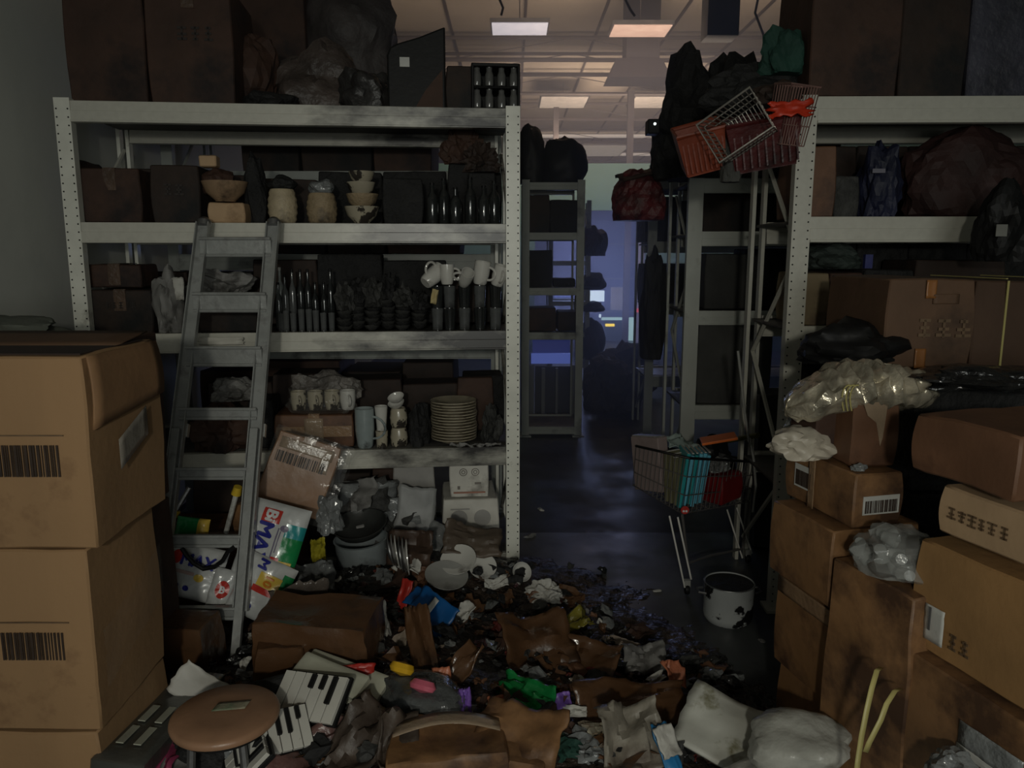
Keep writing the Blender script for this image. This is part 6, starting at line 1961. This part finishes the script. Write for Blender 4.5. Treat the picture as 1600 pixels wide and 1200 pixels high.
def book(label, u, v, w, th, h, tilt, m, name='book', cat='book', group=None, rzo=0):
    fdir = (rbm - nb)
    ang = math.atan2(fdir.y, fdir.x)
    t = thing(name, label, cat, incart(u, v, 0.012), (R(tilt), 0, ang + rzo), group)
    q = MB()
    q.box((0, 0, h / 2), (th, w, h))
    q.build('cover', m, t, bevel=0.002)
    q = MB()
    q.box((0, 0, h - 0.002), (th * 0.75, w * 0.96, 0.006))
    q.build('pages', white_p, t)
    return t


brownf = mat('mauve_folder', (0.22, 0.17, 0.16), 0.6, var=0.15, scale=7, bump=0.3)
la = math.atan2((nb - lbm).y, (nb - lbm).x)
L_ = (nb - lbm).length
dl = (nb - lbm) / L_
df = (rbm - nb).normalized()
t = thing('folder', 'grey-mauve folder pack filling the aisle-side end of the shopping cart', 'folder', lbm + dl * L_ * 0.30 + df * 0.045 + Vector((0, 0, 0.012)), (0, R(-9), la))
MB().box((0, 0, 0.125), (L_ * 0.56, 0.06, 0.25)).build('cover', brownf, t, bevel=0.004)
MB().box((0, 0, 0.252), (L_ * 0.54, 0.045, 0.008)).build('papers', grey_p, t)
sheet('crumpled_paper', 'pale crumpled papers sticking up at the back of the shopping cart', 'paper', lbm + dl * L_ * 0.55 + df * 0.16 + Vector((0, 0, 0.255)), 0.15, 0.08, (R(30), R(10), 0.3), mat('mintish_paper', (0.20, 0.25, 0.23), 0.6, bump=0.4), 0.03, 8, thick=0.003)
for i_ in range(3):
    t = thing('book', 'olive-grey thin book between the mauve folder and the teal books in the cart', 'book', lbm + dl * L_ * (0.66 + 0.085 * i_) + df * 0.04 + Vector((0, 0, 0.008)), (0, R(-4), la), 'olive-grey books in the shopping cart')
    MB().box((0, 0.02, 0.115), (0.017, 0.09, 0.225 - 0.006 * i_)).build('cover', mat('olive_book', (0.15, 0.14, 0.08), 0.5, var=0.3), t, bevel=0.002)
    MB().box((0, 0.02, 0.229 - 0.003 * i_), (0.010, 0.085, 0.004)).build('pages', white_p, t)
fd = math.atan2((rbm - nb).y, (rbm - nb).x)
tcs = [teal, lblue, teal, lblue, lblue, lblue]
for i_ in range(6):
    v_ = 0.02 + 0.058 * i_
    p = nb + (rbm - nb) * v_ + (lbm - nb) * 0.10 + Vector((0, 0, 0.008))
    t = thing('book', 'thin %s book standing in the row at the near corner of the cart' % ('dark teal' if tcs[i_] is teal else 'bright light-blue'), 'book', p, (R(0), R(8), R(0)), '%s books at the cart corner' % ('dark teal' if tcs[i_] is teal else 'light-blue'))
    MB().box((0, 0.07, 0.13 - 0.005 * (i_ % 2)), (0.016, 0.16, 0.245 - 0.01 * (i_ % 3))).build('cover', tcs[i_], t, bevel=0.002)
    MB().box((0, 0.07, 0.252), (0.009, 0.15, 0.004)).build('pages', white_p, t)
q = MB()
t = thing('round_tag', 'tiny red and white round tag low on the teal books', 'tag', nb + Vector((0.008, -0.012, 0.022)), (R(90), 0, 0))
MB().lathe([(0.0001, 0), (0.018, 0), (0.018, 0.003), (0.0001, 0.003)], 18).build('red_disc', red_w, t)
q = MB()
for s in (-1, 1):
    q.lathe([(0.0001, 0.003), (0.005, 0.003), (0.005, 0.005), (0.0001, 0.005)], 12, 0, (s * 0.006, -0.004, 0))
q.build('white_spots', whitetxt, t)
rp = nb + (rbm - nb) * 0.66 + (lbm - nb) * 0.16
t = carton('dark red pack in the right end of the shopping cart', rp + Vector((0, 0, 0.012)), 0.17, 0.12, 0.13, fd, mat('dark_red_pack', (0.20, 0.012, 0.014), 0.4, var=0.3, bump=0.2), 'c', tapes=(), amp=0.004)
lump('crumpled_wrap', 'pale crumpled wrap on the dark red pack in the cart', 'wrap', rp + Vector((-0.02, 0, 0.15)), 0.055, 0.05, 0.06, plastic_g, 5, rough=0.7, freq=2.4)
t = book('orange-covered booklet lying across the top of the cart', 0.75, 0.75, 0.10, 0.012, 0.16, 0, orange_c, rzo=0)
t.location = P(1095, 690, 3.45)
t.rotation_euler = (R(12), R(78), R(5))
lump('black_bag', 'black plastic bag in the back of the shopping cart', 'bag', incart(0.55, 0.72, 0.03), 0.11, 0.10, 0.24, black_pl, 8, sub=4, rough=0.4)

# pot on the floor
pp = G(1147, 984)
k = depth(pp) / FPX
pp.y += 0.095
t = thing('enamel_pot', 'white enamel pot with black burnt patches standing on the wet floor', 'pot', pp)
r_ = 39 * k
MB().lathe([(0.0001, 0), (r_ * 0.86, 0), (r_ * 0.96, 0.012), (r_, 0.03), (r_, 0.158), (r_ * 1.03, 0.163), (r_ * 0.97, 0.165), (r_ * 0.95, 0.03), (0.0001, 0.012)], 40).build('pot_body', enamel, t)
MB().lathe([(r_ * 0.965, 0.160), (r_ * 0.935, 0.10), (r_ * 0.93, 0.03), (r_ * 0.8, 0.018), (0.0001, 0.016)], 40).build('burnt_inside', black_char, t)
MB().tube([(r_ * 1.0 * math.cos(a), r_ * 1.0 * math.sin(a), 0.163) for a in [j * math.pi / 16 for j in range(32)]], 0.0028, 6, closed=True).build('rim', steel_d, t)
for s in (-1, 1):
    MB().tube([(s * r_, -0.03, 0.125), (s * (r_ + 0.028), -0.022, 0.128), (s * (r_ + 0.028), 0.022, 0.128), (s * r_, 0.03, 0.125)], 0.005, 6).build('handle', steel_d, t)
# things between cart and right stack: dim boards
carton('dark grey tall sheeted bundle standing on the floor behind the cart', (1.24, 3.75, 0.005), 0.32, 0.3, 0.80, R(-4), mat('dark_sheeted', (0.05, 0.05, 0.048), 0.6, var=0.4, bump=0.6, scale=4), 'fl', tapes=(), amp=0.015)
q = MB()
q.tube([P(1153, 548, 3.35), P(1158, 590, 3.35), P(1163, 640, 3.35), P(1170, 690, 3.38)], 0.006, 8)
tag(q.build('chrome_tube', chrome), 'thin chrome tube rising behind the cart handle to the rack', 'tube')

# ================================================================ ROOF FITTINGS
def ceiling_light(label, px, py, z, w, d, face):
    p = G(px, py, z)
    t = thing('ceiling_light', label, 'lamp', p)
    q = MB()
    q.box((0, 0, 0.03), (w, d, 0.05))
    q.build('lamp_body', steel_d, t)
    q = MB()
    q.box((0, 0, -0.004), (w * 0.94, d * 0.94, 0.012))
    q.build('diffuser', face, t)
    q = MB()
    q.tube([(0, 0, 0.05), (0, 0, RZ - z - 0.02)], 0.008, 5)
    q.build('hanger', truss_m, t)
    return t


ceiling_light('roof lamp with bluish white glow put in, left of two above the aisle', 812, 45, 4.35, 0.75, 0.55, mat('lamp_face_white_glow', (0.6, 0.6, 0.65), 0.3, emit=(0.75, 0.78, 1.0), emit_s=0.62, bump=0))  # weak glow put into the faces of these reflecting fixtures
ceiling_light('roof lamp with pale pink glow put in, right of two above the aisle', 1000, 48, 4.35, 0.78, 0.55, mat('lamp_face_pink_glow', (0.6, 0.5, 0.45), 0.3, emit=(1.0, 0.56, 0.45), emit_s=0.48, bump=0))
dim_face_glow = mat('lamp_face_dim_glow', (0.6, 0.55, 0.5), 0.3, emit=(0.8, 0.7, 0.62), emit_s=0.28, bump=0)  # fainter glow put into the faces of the farther fixtures
ceiling_light('dim roof lamp farther down the hall, third from the viewer', 880, 160, 4.6, 1.0, 1.2, dim_face_glow)
ceiling_light('dim roof lamp farthest down the hall, just above the teal wall', 940, 236, 4.6, 1.4, 2.5, dim_face_glow)
ceiling_light('dim roof lamp farther down the hall beside the charred bundle', 1022, 160, 4.6, 1.0, 1.2, dim_face_glow)
duct_m = mat('duct_grey', (0.022, 0.02, 0.022), 0.6, var=0.2, bump=0.1)
p = G(995, 98, 4.1)
t = thing('air_duct', 'grey sheet-metal hood hanging under the roof right of the aisle', 'duct', p)
MB().box((0.0, 0, -0.12), (0.85, 0.6, 0.26), taper=0.72).build('hood', duct_m, t)
MB().box((0.05, 0, 0.45), (0.45, 0.4, 0.88)).build('shaft', duct_m, t)
p = G(1125, 35, 4.0)
t = thing('air_duct', 'dark square duct hanging under the roof above the charred bundles', 'duct', p)
MB().box((0, 0, 0.05), (0.34, 0.3, 0.44)).build('shaft', mat('duct_dark', (0.03, 0.032, 0.032), 0.6), t)
MB().box((0, 0, 0.62), (0.16, 0.16, 0.72)).build('neck', MATS['duct_dark'], t)
# slim posts holding the roof beyond the teal wall
for (px, top, bot, Y, lab) in ((986, 143, 262, 13.0, 'slim grey post rising over the teal wall, right one'), (869, 168, 262, 15.0, 'slim grey post rising over the teal wall, left one')):
    a, b = P(px, top, Y), P(px, bot, Y)
    tag(MB().box((a.x, Y, a.z / 2), (0.10, 0.10, a.z)).build('roof_post', mat('post_grey', (0.16, 0.14, 0.14), 0.6)), lab, 'post')
# pipe at upper left
a, b = P(412, -10, 6.5), P(452, 48, 6.5)
tag(MB().tube([a, b], 0.11, 12).build('downpipe', mat('pipe_grey', (0.20, 0.215, 0.205), 0.5)), 'short pale grey pipe slanting in the upper left', 'pipe')
# camera with a light
t = thing('security_camera', 'small black camera with a bright white point, beside the charred bundles', 'camera', P(1021, 198, 4.4))
MB().box((0, 0.03, 0), (0.066, 0.10, 0.078)).build('camera_body', black_pl, t, bevel=0.006)
MB().lathe([(0.0001, 0), (0.008, 0), (0.007, 0.006), (0.0001, 0.008)], 12, 0, (0.004, -0.02, 0.012), M=Matrix.Rotation(R(90), 3, 'X')).build('light', mat('cam_light', (0.8, 0.8, 0.8), 0.3, emit=(0.9, 1, 1), emit_s=1.2, bump=0), t)
MB().tube([(0.03, 0.05, 0), (0.12, 0.12, -0.02)], 0.008, 6).build('bracket', black_pl, t)
# sagging cables under the roof
for i_, pts in enumerate(([(1185, -5), (1180, 20), (1195, 60), (1192, 100)], [(975, -5), (985, 15), (992, 25)], [(780, -2), (786, 12), (783, 24)])):
    q = MB()
    q.tube([P(x, y, 7.5) for x, y in pts], 0.012, 5)
    tag(q.build('cable', truss_m), ['thin black cable dangling from the roof right of the dark duct', 'thin cable dangling over the pink roof lamp', 'thin cable end dangling over the white roof lamp'][i_], 'cable')

# ================================================================ HAZE
hz = bpy.data.materials.new('smoke_haze')
hz.use_nodes = True
N = hz.node_tree.nodes
N.remove(N['Principled BSDF'])
vol = N.new('ShaderNodeVolumeScatter')
vol.inputs['Color'].default_value = (0.85, 0.87, 1.0, 1)
vol.inputs['Density'].default_value = 0.11
vol.inputs['Anisotropy'].default_value = 0.35
hz.node_tree.links.new(vol.outputs[0], N['Material Output'].inputs['Volume'])
o = MB().box((2.0, 7.95, 2.3), (8.0, 7.9, 4.6)).build('smoke_haze', hz)
tag(o, 'thin smoke hanging in the aisle between the racks', 'smoke', None, 'stuff')
SC.cycles.volume_bounces = 0
SC.cycles.max_bounces = 6
SC.cycles.transparent_max_bounces = 12
